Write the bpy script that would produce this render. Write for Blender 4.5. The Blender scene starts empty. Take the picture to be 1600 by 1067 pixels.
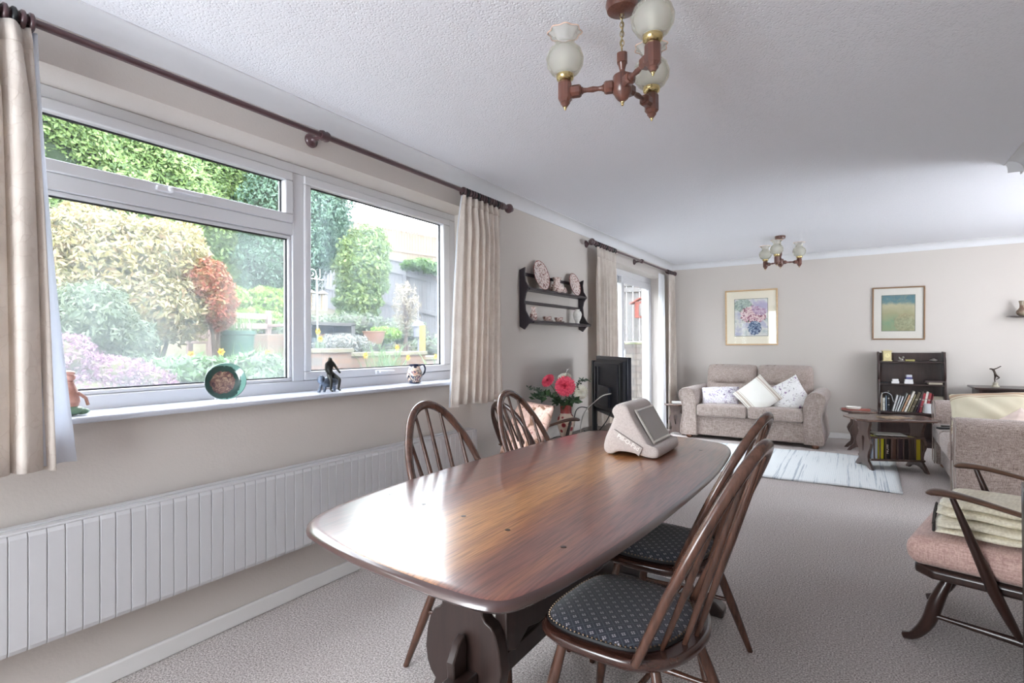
import bpy, bmesh, math, random
import numpy as np
from mathutils import Vector, Matrix
random.seed(7); np.random.seed(7)
S = bpy.context.scene; COL = S.collection
PI = math.pi
# ------------------------------------------------------------------ camera
cam_d = bpy.data.cameras.new('camera'); cam_d.sensor_width = 36; cam_d.lens = 833.0/1600*36
cam_d.clip_start = 0.03; cam_d.clip_end = 300
cam = bpy.data.objects.new('camera', cam_d); COL.objects.link(cam)
yaw, pit, rol = .5687, .00657, -.00554
fw = Vector((-math.sin(yaw)*math.cos(pit), math.cos(yaw)*math.cos(pit), math.sin(pit)))
rt = Vector((math.cos(yaw), math.sin(yaw), 0)); up = rt.cross(fw)
r2 = rt*math.cos(rol)+up*math.sin(rol); u2 = up*math.cos(rol)-rt*math.sin(rol)
M = Matrix((r2, u2, -fw)).transposed().to_4x4(); M.translation = (0, 0, 1.22)
cam.matrix_world = M; S.camera = cam
# ------------------------------------------------------------------ light, sky, exposure
S.view_settings.view_transform = 'Standard'; S.view_settings.look = 'None'
S.view_settings.exposure = 0.5; S.view_settings.gamma = 1; S.view_settings.use_curve_mapping = False
S.cycles.use_denoising = True; S.cycles.max_bounces = 9; S.cycles.diffuse_bounces = 6
S.cycles.transparent_max_bounces = 24; S.cycles.caustics_reflective = False; S.cycles.caustics_refractive = False
S.cycles.sample_clamp_indirect = 6
W = bpy.data.worlds.new('sky'); S.world = W; W.use_nodes = True
bg = W.node_tree.nodes['Background']; bg.inputs[0].default_value = (.86, .93, 1, 1); bg.inputs[1].default_value = 11.0
def area(name, loc, rot, sx, sy, power, col=(1, 1, 1)):
    l = bpy.data.lights.new(name, 'AREA'); l.shape = 'RECTANGLE'; l.size = sx; l.size_y = sy; l.energy = power; l.color = col
    o = bpy.data.objects.new(name, l); COL.objects.link(o); o.location = loc; o.rotation_euler = rot; return o
# added fill lights, out of view: behind the camera and at the lounge's right end
area('fill_rear', (-1.45, -1.72, 1.35), (math.radians(90), 0, math.radians(-12)), 1.4, 1.7, 34, (.95, .98, 1))
area('fill_lounge', (3.26, 5.65, 1.35), (math.radians(90), 0, math.radians(90)), 1.6, 1.2, 14, (.97, .98, 1))
sun = bpy.data.lights.new('sun', 'SUN'); sun.energy = 1.0; sun.angle = math.radians(12); sun.color = (1, .97, .9)
so = bpy.data.objects.new('sun', sun); COL.objects.link(so); so.rotation_euler = (math.radians(38), 0, math.radians(60))

# ------------------------------------------------------------------ helpers
def lin(h):
    if isinstance(h, str):
        c = [int(h[i:i+2], 16)/255 for i in (0, 2, 4)]
    else: c = [v/255 for v in h]
    return tuple(v/12.92 if v <= .04045 else ((v+.055)/1.055)**2.4 for v in c)+(1,)
class N:
    def __init__(s, name):
        s.m = bpy.data.materials.new(name); s.m.use_nodes = True; s.t = s.m.node_tree; s.b = s.t.nodes['Principled BSDF']
    def n(s, ty, ins=None, **kw):
        x = s.t.nodes.new('ShaderNode'+ty)
        for k, v in kw.items(): setattr(x, k, v)
        for k, v in (ins or {}).items(): s.put(x, k, v)
        return x
    def put(s, x, k, v):
        i = x.inputs[k]
        if hasattr(v, 'is_output') or isinstance(v, bpy.types.NodeSocket): s.t.links.new(v, i)
        elif isinstance(v, bpy.types.Node): s.t.links.new(v.outputs[0], i)
        else: i.default_value = v
    def B(s, **kw):
        for k, v in kw.items(): s.put(s.b, k.replace('_', ' '), v)
        return s
    def co(s, scale=(1, 1, 1), rot=(0, 0, 0), loc=(0, 0, 0), space='Object'):
        c = s.n('TexCoord'); m = s.n('Mapping'); s.t.links.new(c.outputs[space], m.inputs[0])
        m.inputs['Scale'].default_value = scale; m.inputs['Rotation'].default_value = rot; m.inputs['Location'].default_value = loc
        return m.outputs[0]
    def noise(s, vec, scale, detail=3, rough=.5, dist=0):
        return s.n('TexNoise', {'Vector': vec, 'Scale': scale, 'Detail': detail, 'Roughness': rough, 'Distortion': dist}).outputs['Fac']
    def ramp(s, fac, stops, mode='LINEAR'):
        r = s.n('ValToRGB', {'Fac': fac}); cr = r.color_ramp; cr.interpolation = mode
        while len(cr.elements) < len(stops): cr.elements.new(.5)
        for e, (p, c) in zip(cr.elements, stops): e.position = p; e.color = lin(c) if len(c) != 4 or isinstance(c, str) else c
        return r.outputs['Color']
    def bump(s, h, st=.3, d=.002):
        s.put(s.b, 'Normal', s.n('Bump', {'Height': h, 'Strength': st, 'Distance': d}).outputs[0]); return s
    def mix(s, f, a, b, bt='MIX'):
        x = s.n('Mix', data_type='RGBA', blend_type=bt); s.put(x, 0, f); s.put(x, 6, a); s.put(x, 7, b); return x.outputs[2]
    def math(s, op, a, b=0, c=None):
        x = s.n('Math', operation=op); s.put(x, 0, a); s.put(x, 1, b)
        if c is not None: s.put(x, 2, c)
        return x.outputs[0]
    def sep(s, v): return s.n('SeparateXYZ', {0: v}).outputs
def pm(name, col, rough=.5, metal=0, coat=0, noise=None, bump=None, spec=None, sheen=0):
    k = N(name); k.B(Roughness=rough, Metallic=metal, Coat_Weight=coat)
    if spec is not None: k.B(Specular_IOR_Level=spec)
    if sheen: k.B(Sheen_Weight=sheen)
    if noise:
        sc, c2 = noise; k.B(Base_Color=k.ramp(k.noise(k.co(), sc, 4), [(.35, col), (.65, c2)]))
    else: k.B(Base_Color=lin(col))
    if bump: k.bump(k.noise(k.co(), bump[0], 3), bump[1], bump[2] if len(bump) > 2 else .002)
    return k.m
def wood(name, dark, light, axis=1, rough=.35, scale=1.0, coat=.3, stretch=14):
    k = N(name); sc = [stretch]*3; sc[axis] = 1.0
    v = k.co(scale=tuple(x*scale for x in sc))
    f = k.noise(v, 2.2, 6, .6, .4); g = k.noise(v, 11, 3, .6)
    c = k.mix(.35, k.ramp(f, [(.3, dark), (.7, light)]), k.ramp(g, [(.35, dark), (.7, light)]))
    k.B(Base_Color=c, Roughness=rough, Coat_Weight=coat, Coat_Roughness=.2); k.bump(g, .12, .001); return k.m
def fabric(name, a, b, scale=260, bump=.35, rough=.95):
    k = N(name)
    n1 = k.noise(k.co(scale=(1, .09, 1)), scale, 2); n2 = k.noise(k.co(scale=(1, 1, .09)), scale, 2)
    n3 = k.noise(k.co(scale=(.09, 1, 1)), scale, 2)
    f = k.math('MULTIPLY', k.math('ADD', k.math('ADD', n1, n2), n3), .3333)
    k.B(Base_Color=k.ramp(f, [(.4, a), (.6, b)]), Roughness=rough, Sheen_Weight=.25, Specular_IOR_Level=.2); k.bump(f, bump, .002)
    return k.m

class MB:
    def __init__(s): s.v = []; s.f = []
    def add(s, vs, fs):
        b = len(s.v); s.v += [tuple(x) for x in vs]; s.f += [tuple(i+b for i in q) for q in fs]; return s
    def box(s, x0, x1, y0, y1, z0, z1, M=None):
        vs = [(x, y, z) for x in (x0, x1) for y in (y0, y1) for z in (z0, z1)]
        if M is not None: vs = [M @ Vector(v) for v in vs]
        return s.add(vs, [(0, 1, 3, 2), (4, 6, 7, 5), (0, 4, 5, 1), (2, 3, 7, 6), (0, 2, 6, 4), (1, 5, 7, 3)])
    def bar(s, a, b, w, h, upv=(0, 0, 1)):
        a = Vector(a); b = Vector(b); d = (b-a).normalized(); u = Vector(upv)
        if abs(d.dot(u)) > .98: u = Vector((1, 0, 0))
        r = d.cross(u).normalized(); u = r.cross(d)
        vs = [p+r*i*w/2+u*j*h/2 for p in (a, b) for i in (-1, 1) for j in (-1, 1)]
        return s.add(vs, [(0, 1, 3, 2), (4, 6, 7, 5), (0, 4, 5, 1), (2, 3, 7, 6), (0, 2, 6, 4), (1, 5, 7, 3)])
    def loft(s, loops, cap=True, close=False):
        n = len(loops[0]); b = len(s.v)
        for l in loops: s.v += [tuple(p) for p in l]
        m = len(loops)
        for i in range(m if close else m-1):
            for j in range(n):
                j2 = (j+1) % n; i2 = (i+1) % m
                s.f.append((b+i*n+j, b+i*n+j2, b+i2*n+j2, b+i2*n+j))
        if cap and not close:
            s.f.append(tuple(b+j for j in reversed(range(n)))); s.f.append(tuple(b+(m-1)*n+j for j in range(n)))
        return s
    def tube(s, pts, r, n=8, cap=True, close=False, flat=1.0, flatup=(0, 0, 1)):
        P = [Vector(p) for p in pts]; m = len(P); R = r if isinstance(r, (list, tuple)) else [r]*m
        loops = []; u = None
        for i in range(m):
            if close: d = P[(i+1) % m]-P[i-1]
            else: d = P[min(i+1, m-1)]-P[max(i-1, 0)]
            if d.length < 1e-9: d = Vector((0, 0, 1))
            d.normalize()
            if u is None:
                u = Vector(flatup)
                if abs(d.dot(u)) > .95: u = Vector((1, 0, 0)) if abs(d.x) < .9 else Vector((0, 1, 0))
            u = (u-d*u.dot(d)).normalized(); w = d.cross(u)
            loops.append([P[i]+(w*math.cos(2*PI*k/n)+u*flat*math.sin(2*PI*k/n))*R[i] for k in range(n)])
        return s.loft(loops, cap, close)
    def lathe(s, prof, c=(0, 0, 0), n=24, cap=True, wob=None, sx=1, sy=1, M=None):
        loops = []
        for i, (r, z) in enumerate(prof):
            l = []
            for k in range(n):
                a = 2*PI*k/n; q = r*(wob(a, i/(len(prof)-1)) if wob else 1)
                p = Vector((q*math.cos(a)*sx, q*math.sin(a)*sy, z))
                if M is not None: p = M @ p
                l.append(p+Vector(c))
            loops.append(l)
        return s.loft(loops, cap)
    def prism(s, out, a0, a1, axis='y', off=(0, 0, 0)):
        def P(u, v, a): return {'x': (a, u, v), 'y': (u, a, v), 'z': (u, v, a)}[axis]
        L = [[tuple(Vector(P(u, v, a))+Vector(off)) for u, v in out] for a in (a0, a1)]
        return s.loft(L, True)
    def grid(s, fn, nu, nv, cu=False, cv=False):
        b = len(s.v)
        for i in range(nu):
            for j in range(nv): s.v.append(tuple(fn(i/(nu if cu else nu-1), j/(nv if cv else nv-1))))
        for i in range(nu if cu else nu-1):
            for j in range(nv if cv else nv-1):
                i2 = (i+1) % nu; j2 = (j+1) % nv
                s.f.append((b+i*nv+j, b+i2*nv+j, b+i2*nv+j2, b+i*nv+j2))
        return s
    def ball(s, c, r, n=12, m=8, M=None):
        if not isinstance(r, (tuple, list)): r = (r, r, r)
        pr = [(math.sin(PI*i/m)+1e-4, -math.cos(PI*i/m)) for i in range(m+1)]
        loops = [[(Vector((q*math.cos(2*PI*k/n)*r[0], q*math.sin(2*PI*k/n)*r[1], z*r[2])) if M is None else M @ Vector((q*math.cos(2*PI*k/n)*r[0], q*math.sin(2*PI*k/n)*r[1], z*r[2])))+Vector(c) for k in range(n)] for q, z in pr]
        return s.loft(loops, True)
    def build(s, name, mat, parent=None, smooth=35, bevel=0, solid=0, subs=0, loc=None, segs=2):
        me = bpy.data.meshes.new(name); me.from_pydata(s.v, [], s.f); me.validate(); 
        bm = bmesh.new(); bm.from_mesh(me); bmesh.ops.recalc_face_normals(bm, faces=bm.faces); bm.to_mesh(me); bm.free()
        o = bpy.data.objects.new(name, me); COL.objects.link(o)
        if mat: me.materials.append(mat)
        if smooth:
            me.polygons.foreach_set('use_smooth', [True]*len(me.polygons)); me.set_sharp_from_angle(angle=math.radians(smooth))
        if parent: o.parent = parent
        if loc: o.location = loc
        if solid: q = o.modifiers.new('s', 'SOLIDIFY'); q.thickness = solid; q.offset = 0
        if bevel: q = o.modifiers.new('b', 'BEVEL'); q.width = bevel; q.segments = segs; q.limit_method = 'ANGLE'; q.angle_limit = math.radians(40); 
        if subs: q = o.modifiers.new('u', 'SUBSURF'); q.levels = subs; q.render_levels = subs
        return o
def tag(o, label=None, cat=None, group=None, kind=None):
    for k, v in (('label', label), ('category', cat), ('group', group), ('kind', kind)):
        if v: o[k] = v
    return o
def thing(name, label, cat, loc=(0, 0, 0), rz=0, group=None):
    o = bpy.data.objects.new(name, None); COL.objects.link(o); o.empty_display_size = .1
    o.location = loc; o.rotation_euler = (0, 0, rz); return tag(o, label, cat, group)
def struct(o): o['kind'] = 'structure'; return o
def kids(o): return [c for c in bpy.data.objects if c.parent == o]
def dup(o, loc=None, rz=None, label=None, group=None, parent=None):
    c = o.copy(); COL.objects.link(c)
    if parent: c.parent = parent
    if loc is not None: c.location = loc
    if rz is not None: c.rotation_euler = (0, 0, rz)
    if label: c['label'] = label
    if group: c['group'] = group
    for k in kids(o): dup(k, parent=c)
    return c
def spline(pts, n=6, close=False):
    P = [Vector(p) for p in pts]; m = len(P); out = []
    for i in range(m if close else m-1):
        p0 = P[i-1] if (close or i > 0) else P[i]; p1 = P[i]; p2 = P[(i+1) % m]; p3 = P[(i+2) % m] if (close or i+2 < m) else p2
        for k in range(n):
            t = k/n
            out.append(.5*((2*p1)+(p2-p0)*t+(2*p0-5*p1+4*p2-p3)*t*t+(3*p1-p0-3*p2+p3)*t**3))
    if not close: out.append(P[-1])
    return out
def text_mesh(name, s, size, ext, mat, parent, loc, rot, M=None, cut=0.0):
    cu = bpy.data.curves.new(name, 'FONT'); cu.body = s; cu.size = size; cu.extrude = ext; cu.align_x = 'CENTER'; cu.align_y = 'CENTER'
    cu.resolution_u = 3; cu.offset = size*.012
    o = bpy.data.objects.new(name+'_curve', cu); COL.objects.link(o); bpy.context.view_layer.update()
    me = bpy.data.meshes.new_from_object(o.evaluated_get(bpy.context.evaluated_depsgraph_get())); bpy.data.objects.remove(o)
    o = bpy.data.objects.new(name, me); COL.objects.link(o); me.materials.clear(); me.materials.append(mat)
    o.location = loc; o.rotation_euler = rot
    if parent: o.parent = parent
    return o

# ------------------------------------------------------------------ shared materials
WALLC = N('wall_paint'); WALLC.B(Base_Color=lin('c8c1bb'), Roughness=.9); WALLC.bump(WALLC.noise(WALLC.co(), 90, 4, .6), .25, .003); WALLC = WALLC.m
CEIL = N('textured_ceiling')
_v = CEIL.n('TexVoronoi', {'Vector': CEIL.co(), 'Scale': 95.0}); _n = CEIL.noise(CEIL.co(), 120, 3)
CEIL.B(Base_Color=lin('e9ebf2'), Roughness=.95)
CEIL.bump(CEIL.math('ADD', CEIL.ramp(_v.outputs['Distance'], [(.1, (0, 0, 0)), (.5, (255, 255, 255))]), _n), .45, .003); CEIL = CEIL.m
WHITE = pm('white_gloss_paint', 'dcdad8', .3); PVC = pm('white_plastic_frame', 'd5d6da', .25)
COVE = pm('cove_plaster', 'dadbde', .8)
k = N('carpet'); n1 = k.noise(k.co(), 150, 4, .85); n2 = k.noise(k.co(), 2.5, 3)
k.B(Base_Color=k.mix(k.math('MULTIPLY', n2, .35), k.ramp(n1, [(.38, '5f5652'), (.5, 'c4bcb9'), (.62, 'fff8f5')]), lin('bfb0ab')), Roughness=1, Specular_IOR_Level=.1)
k.bump(n1, 1, .006); CARPET = k.m
DARKW = wood('dark_stained_wood', '1c1110', '35211d', 1); DARKWZ = wood('dark_stained_wood_upright', '231615', '3d2824', 2)
CHAIRW = wood('brown_chair_wood', '38251e', '684537', 2, .25, coat=.4); SEATW = wood('seat_wood', '2c1a16', '4a2d24', 0, .22, coat=.5)
BRASS = pm('brass', 'c9b684', .22, 1); BLACK = pm('black_plastic', '16171a', .4); CHROME = pm('chrome', 'c8c8c8', .15, 1)
RODM = wood('rosewood_pole', '352328', '5a3d40', 1, .35)

# ------------------------------------------------------------------ room shell
WX, FY, H, OX = -2.292, 8.03, 2.4, -2.60
b = MB(); b.box(-2.8, 3.3, -1.9, FY+.2, -.12, 0); struct(b.build('floor', CARPET, smooth=0))
b = MB(); b.box(-2.6, 3.3, -1.9, FY+.2, H, H+.15); struct(b.build('ceiling', CEIL, smooth=0))
def wall_holes(name, a0, a1, z1, t0, t1, holes, axis):
    """wall of thickness t0..t1, running a0..a1, with rectangular openings"""
    b = MB(); xs = sorted(set([a0, a1]+[h[0] for h in holes]+[h[1] for h in holes])); zs = sorted(set([0, z1]+[h[2] for h in holes]+[h[3] for h in holes]))
    for i in range(len(xs)-1):
        for j in range(len(zs)-1):
            cx, cz = (xs[i]+xs[i+1])/2, (zs[j]+zs[j+1])/2
            if any(h[0] < cx < h[1] and h[2] < cz < h[3] for h in holes): continue
            if axis == 'y': b.box(t0, t1, xs[i], xs[i+1], zs[j], zs[j+1])
            else: b.box(xs[i], xs[i+1], t0, t1, zs[j], zs[j+1])
    o = b.build(name, WALLC, smooth=0)
    bm = bmesh.new(); bm.from_mesh(o.data); bmesh.ops.remove_doubles(bm, verts=bm.verts, dist=1e-5)
    seen = {}
    for f in bm.faces: seen.setdefault(tuple(round(c, 3) for c in f.calc_center_median()), []).append(f)
    bmesh.ops.delete(bm, geom=[f for l in seen.values() if len(l) > 1 for f in l], context='FACES'); bm.to_mesh(o.data); bm.free()
    return struct(o)
WY0, WY1, WZ0, WZ1 = -.55, 3.10, .955, 2.183      # dining window opening
DY0, DY1, DZ1 = 5.45, 7.60, 2.168                 # patio door opening
wall_holes('wall_left', -1.9, FY, H, OX, WX, [(WY0, WY1, WZ0, WZ1), (DY0, DY1, 0, DZ1)], 'y')
wall_holes('wall_far', WX-.3, 3.3, H, FY, FY+.2, [], 'x')
b = MB(); b.box(1.40, 1.6, -1.9, 4.2, 0, H); b.box(.945, 1.6, 4.2, 4.66, 0, H); struct(b.build('wall_right', WALLC, smooth=0))
wall_holes('wall_lounge', 4.46, FY, H, 3.3, 3.45, [(4.75, 6.55, .7, 2.1)], 'y')  # unseen opening added to let sky light into the lounge
b = MB(); b.box(1.6, 3.3, 4.46, 4.66, 0, H); struct(b.build('wall_return', WALLC, smooth=0))
wall_holes('wall_rear', -2.6, 1.6, H, -2.0, -1.8, [(-2.15, -.75, .5, 2.2)], 'x')  # opening behind the camera, added to bring in more light
def cove(name, a, b_, inward):
    """quarter round plaster cove between two wall/ceiling points, inward = unit vector into the room"""
    c = .078; prof = [(0, H-.0005), (0, H-c)]
    for i in range(9):
        t = i/8*PI/2; prof.append((c-c*.92*math.cos(t)+.0, H-c+c*.92*math.sin(t)))
    prof += [(c+.006, H-.006), (c+.012, H-.006), (c+.012, H-.0005)]
    A = Vector(a); B = Vector(b_); I = Vector(inward); d = (B-A).normalized(); L = []
    for P, sgn in ((A, 1), (B, -1)): L.append([P+I*(u+.0005)+Vector((0, 0, z))+d*0 for u, z in prof])
    m = MB(); m.loft(L, True); return struct(m.build(name, COVE, smooth=40))
cove('trim_1', (WX, -1.8, 0), (WX, FY, 0), (1, 0, 0)); cove('trim_2', (WX, FY, 0), (3.3, FY, 0), (0, -1, 0))
cove('trim_3', (.945, 4.15, 0), (.945, 4.75, 0), (-1, 0, 0)); cove('trim_4', (.86, 4.66, 0), (3.3, 4.66, 0), (0, 1, 0))
def skirt(name, x0, x1, y0, y1):
    m = MB(); m.box(x0, x1, y0, y1, 0.0, .07); return struct(m.build(name, WHITE, bevel=.006))
skirt('baseboard_left', WX, WX+.018, -1.8, DY0-.05); skirt('baseboard_far', WX, 3.3, FY-.018, FY); skirt('baseboard_right', 1.382, 1.40, -1.8, 4.2)
skirt('baseboard_corner', WX, WX+.018, DY1+.02, FY-.02)

# ------------------------------------------------------------------ glass with haze
def glass(name, haze, tint='e9f2f6', streak=True):
    k = N(name); t = k.t
    tr = k.n('BsdfTransparent', {'Color': (1, 1, 1, 1)}); gl = k.n('BsdfGlossy', {'Roughness': .02})
    df = k.n('BsdfTranslucent', {'Color': lin(tint)})
    lw = k.n('LayerWeight', {'Blend': .5}); fr = k.math('ADD', k.math('MULTIPLY', k.math('POWER', lw.outputs['Facing'], 5.0), .8), .018)
    h = k.noise(k.co(scale=(1, 1.3, .45)), 1.6, 4, .55)
    hz = k.math('MULTIPLY', k.ramp(h, [(.3, (70, 70, 70)), (.7, (255, 255, 255))]), haze)
    m1 = k.n('MixShader', {0: hz, 1: tr.outputs[0], 2: df.outputs[0]})
    m2 = k.n('MixShader', {0: fr, 1: m1.outputs[0], 2: gl.outputs[0]})
    t.links.new(m2.outputs[0], t.nodes['Material Output'].inputs[0]); t.nodes.remove(k.b); return k.m
GL_CLEAR = glass('clear_window_glass', .008); GL_MIST = glass('misted_window_glass', .10); GL_HALF = glass('lightly_misted_glass', .065, 'dfeeff')
GASKET = pm('black_gasket', '2a2c30', .7)

# ------------------------------------------------------------------ dining window
win = thing('window_1', None, None, (0, 0, 0)); struct(win)
XI, XO = -2.48, -2.55
f = MB()
f.box(XO, XI, WY0, WY1, 2.135, WZ1); f.box(XO, XI, WY0, WY1, WZ0+.02, 1.035)
f.box(XO, XI, WY0, WY0+.06, 1.035, 2.135); f.box(XO, XI, 3.03, WY1, 1.035, 2.135)
f.box(XO, XI, 1.742, 1.808, 1.035, 2.135); f.box(XO, XI, WY0+.06, 1.742, 1.803, 1.866)
f.build('frame', PVC, win, bevel=.004)
def sash(name, y0, y1, z0, z1, w, x0=-2.535, x1=-2.468, ws=None):
    wl, wr, wb, wt = ws or (w, w, w, w)
    s = MB(); s.box(x0, x1, y0, y1, z1-wt, z1); s.box(x0, x1, y0, y1, z0, z0+wb); s.box(x0, x1, y0, y0+wl, z0+wb, z1-wt); s.box(x0, x1, y1-wr, y1, z0+wb, z1-wt)
    o = s.build(name, PVC, win, bevel=.006)
    g = MB(); e = .006
    g.box(x0+.02, x0+.03, y0+wl-.002, y1-wr+.002, z1-wt-e, z1-wt+.001); g.box(x0+.02, x0+.03, y0+wl-.002, y1-wr+.002, z0+wb-.001, z0+wb+e)
    g.box(x0+.02, x0+.03, y0+wl-.001, y0+wl+e, z0+wb, z1-wt); g.box(x0+.02, x0+.03, y1-wr-e, y1-wr+.001, z0+wb, z1-wt)
    g.build('gasket', GASKET, o, smooth=0); return o
def pane(y0, y1, z0, z1, m, parent, x=-2.512): 
    b = MB(); b.box(x-.002, x+.002, y0, y1, z0, z1); return b.build('glass_pane', m, parent, smooth=0)
o = sash('top_sash', WY0+.06, 1.74, 1.866, 2.134, .047); o['label'] = 'shallow top-hung opening sash with white handle'; pane(WY0+.1, 1.7, 1.9, 2.095, GL_CLEAR, o)
hd = MB(); hd.box(-2.468, -2.45, 1.08, 1.14, 1.878, 1.9); hd.box(-2.455, -2.435, 1.13, 1.26, 1.885, 1.902); hd.ball((-2.447, 1.135, 1.892), .014)
hd.build('handle', pm('white_handle', 'dfe1e6', .25), o, bevel=.003)
o = sash('fixed_bead', WY0+.06, 1.742, 1.035, 1.803, .018, x1=-2.49); pane(WY0+.07, 1.725, 1.05, 1.79, GL_MIST, o)
o = sash('side_sash', 1.808, 3.03, 1.037, 2.136, .05, ws=(.04, .07, .046, .046)); pane(1.84, 2.97, 1.075, 2.1, GL_HALF, o)
hd = MB(); hd.box(-2.468, -2.452, 2.3, 2.36, 1.045, 1.07); hd.box(-2.456, -2.438, 2.32, 2.44, 1.052, 1.066); hd.build('handle', bpy.data.materials['white_handle'], o, bevel=.003)
s = MB(); s.prism([(-2.49, WY0+.001), (-2.29, WY0+.001), (-2.29, WY0-.04), (-2.245, WY0-.04), (-2.245, WY1+.03), (-2.29, WY1+.03), (-2.29, WY1-.001), (-2.49, WY1-.001)], .956, .979, 'z')
s.build('window_sill', pm('sill_gloss', 'c4c8d2', .25), win, bevel=.009, segs=4)

# ------------------------------------------------------------------ patio door
door = thing('door_1', None, None); struct(door)
f = MB(); f.box(-2.57, -2.46, DY0, DY1-.001, 2.09, DZ1); f.box(-2.57, -2.46, DY0, DY0+.06, .05, 2.09); f.box(-2.57, -2.46, 7.55, DY1-.001, .05, 2.09); f.box(-2.57, -2.46, DY0, DY1-.001, 0, .05)
f.build('frame', PVC, door, bevel=.004)
def leaf(name, y0, y1, x0, x1, w):
    s = MB(); s.box(x0, x1, y0, y1, 2.09-w, 2.09); s.box(x0, x1, y0, y1, .05, .05+w*1.3); s.box(x0, x1, y0, y0+w, .05+w*1.3, 2.09-w); s.box(x0, x1, y1-w*.5, y1, .05+w*1.3, 2.09-w)
    o = s.build(name, PVC, door, bevel=.004); g = MB(); xm = (x0+x1)/2; g.box(xm-.002, xm+.002, y0+w*.9, y1-w*.45, .1, 2.05); g.build('glass_pane', GL_CLEAR, o, smooth=0)
    h = MB(); h.box(x1, x1+.03, y0+w*.35, y0+w*.6, .95, 1.15); h.build('handle', bpy.data.materials['white_handle'], o, bevel=.005); return o
leaf('sliding_panel', 6.44, 7.55, -2.505, -2.462, .085); leaf('fixed_panel', DY0+.06, 6.5, -2.56, -2.515, .07)
# ------------------------------------------------------------------ dining table
k = N('polished_table_wood')
v = k.co(scale=(9, .55, 9)); f1 = k.noise(v, 1.6, 5, .55, .3); f2 = k.noise(k.co(scale=(60, 2.2, 60)), 3, 3, .6)
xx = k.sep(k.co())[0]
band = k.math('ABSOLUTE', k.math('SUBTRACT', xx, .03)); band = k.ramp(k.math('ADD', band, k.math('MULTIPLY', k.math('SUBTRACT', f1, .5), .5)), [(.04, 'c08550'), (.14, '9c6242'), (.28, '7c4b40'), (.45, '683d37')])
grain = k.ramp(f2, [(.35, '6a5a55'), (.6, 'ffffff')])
edge = k.math('LESS_THAN', k.sep(k.co())[2], .7192)  # shade painted in: rim darkened because it faces the floor
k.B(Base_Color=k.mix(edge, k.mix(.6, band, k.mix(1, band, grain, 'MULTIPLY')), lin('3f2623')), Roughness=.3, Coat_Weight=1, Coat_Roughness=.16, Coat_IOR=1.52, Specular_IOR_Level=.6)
k.bump(f2, .06, .0008); TABW = k.m
T0 = Vector((-.925, 1.88, 0))
outl = [(-1.20, .905), (-1.275, .935), (-1.335, .99), (-1.372, 1.08), (-1.40, 1.25), (-1.412, 1.5), (-1.408, 1.75), (-1.39, 2.06), (-1.365, 2.4), (-1.335, 2.7), (-1.31, 2.83), (-1.27, 2.9), (-1.2, 2.93), (-1.0, 2.945), (-.79, 2.93),
        (-.62, 2.875), (-.545, 2.83), (-.505, 2.75), (-.478, 2.6), (-.455, 2.25), (-.455, 1.9), (-.47, 1.5), (-.49, 1.25), (-.515, 1.05), (-.54, .93), (-.565, .87), (-.605, .845), (-.68, .838), (-.82, .845), (-1.02, .868)]
O = [Vector((p[0]-T0.x, p[1]-T0.y, 0)) for p in outl]; O = spline(O, 3, True)
def inset(loop, d):
    n = len(loop); r = []
    for i in range(n):
        t = (loop[(i+1) % n]-loop[i-1]).normalized(); r.append(loop[i]+Vector((-t.y, t.x, 0))*d*SG)
    return r
ar = sum(O[i].x*O[(i+1) % len(O)].y-O[(i+1) % len(O)].x*O[i].y for i in range(len(O))); SG = 1 if ar > 0 else -1
tab = thing('dining_table', 'long polished brown refectory dining table with rounded ends by the window', 'table', (T0.x, T0.y, 0), 0)
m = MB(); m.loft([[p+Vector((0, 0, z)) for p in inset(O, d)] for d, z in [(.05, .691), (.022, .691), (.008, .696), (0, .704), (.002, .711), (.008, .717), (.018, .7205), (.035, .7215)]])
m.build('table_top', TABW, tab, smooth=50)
TRW = wood('dark_trestle_wood', '1f1512', '33231f', 2, .35)
half = [(0, .692), (.20, .692), (.20, .66), (.175, .64), (.12, .605), (.085, .555), (.073, .51), (.073, .462), (.083, .447), (.103, .438), (.118, .415), (.130, .375), (.137, .32), (.131, .28), (.118, .252), (.10, .234), (.11, .212), (.118, .18), (.112, .12), (.09, .095), (0, .095)]
def trestle(y, s):
    o = [(u-.028, z) for u, z in half]+[(-u-.028, z) for u, z in reversed(half[1:-1])]
    m = MB(); m.prism(o, y-.022, y+.022, 'y'); sl = m.build('trestle_slab', TRW, tab, bevel=.004)
    w = MB(); w.box(-.03, .03, y-s*.022-(.09 if s > 0 else 0), y-s*.022+(.09 if s < 0 else 0), .245, .30); w.build('tenon', TRW, sl, bevel=.005)
    q = MB(); yy = y-s*.055; q.prism([(yy-.022, .2), (yy+.02, .2), (yy+.026, .37), (yy+.02, .402), (yy-.01, .385), (yy-.034, .345)], -.030, -.004, 'x'); q.build('wedge', TRW, sl, bevel=.004)
    ft = MB(); ft.prism([(-.43, 0), (-.33, 0), (-.30, .025), (.30, .025), (.33, 0), (.43, 0), (.435, .03), (.40, .065), (.30, .085), (.14, .1), (-.14, .1), (-.30, .085), (-.40, .065), (-.435, .03)], y-.035, y+.035, 'y'); ft.build('foot', TRW, tab, bevel=.006)
    for i, u in enumerate((-.39, -.215, -.035, .137, .32)):
        pl = MB(); pl.lathe([(.0075, .7212), (.0075, .7222), (.0, .7222)], (u, y-(i-2)*.029*s, 0), 12)
        pl.build('dowel_plug', pm('dowel_plug', '2c1814', .35) if 'dowel_plug' not in bpy.data.materials else bpy.data.materials['dowel_plug'], tab)
ys = (1.235-T0.y, 2.53-T0.y)
trestle(ys[0], 1); trestle(ys[1], -1)
m = MB(); m.box(-.02, .05, ys[0], ys[1], .24, .305); m.build('stretcher', TRW, tab, bevel=.006)
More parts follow.
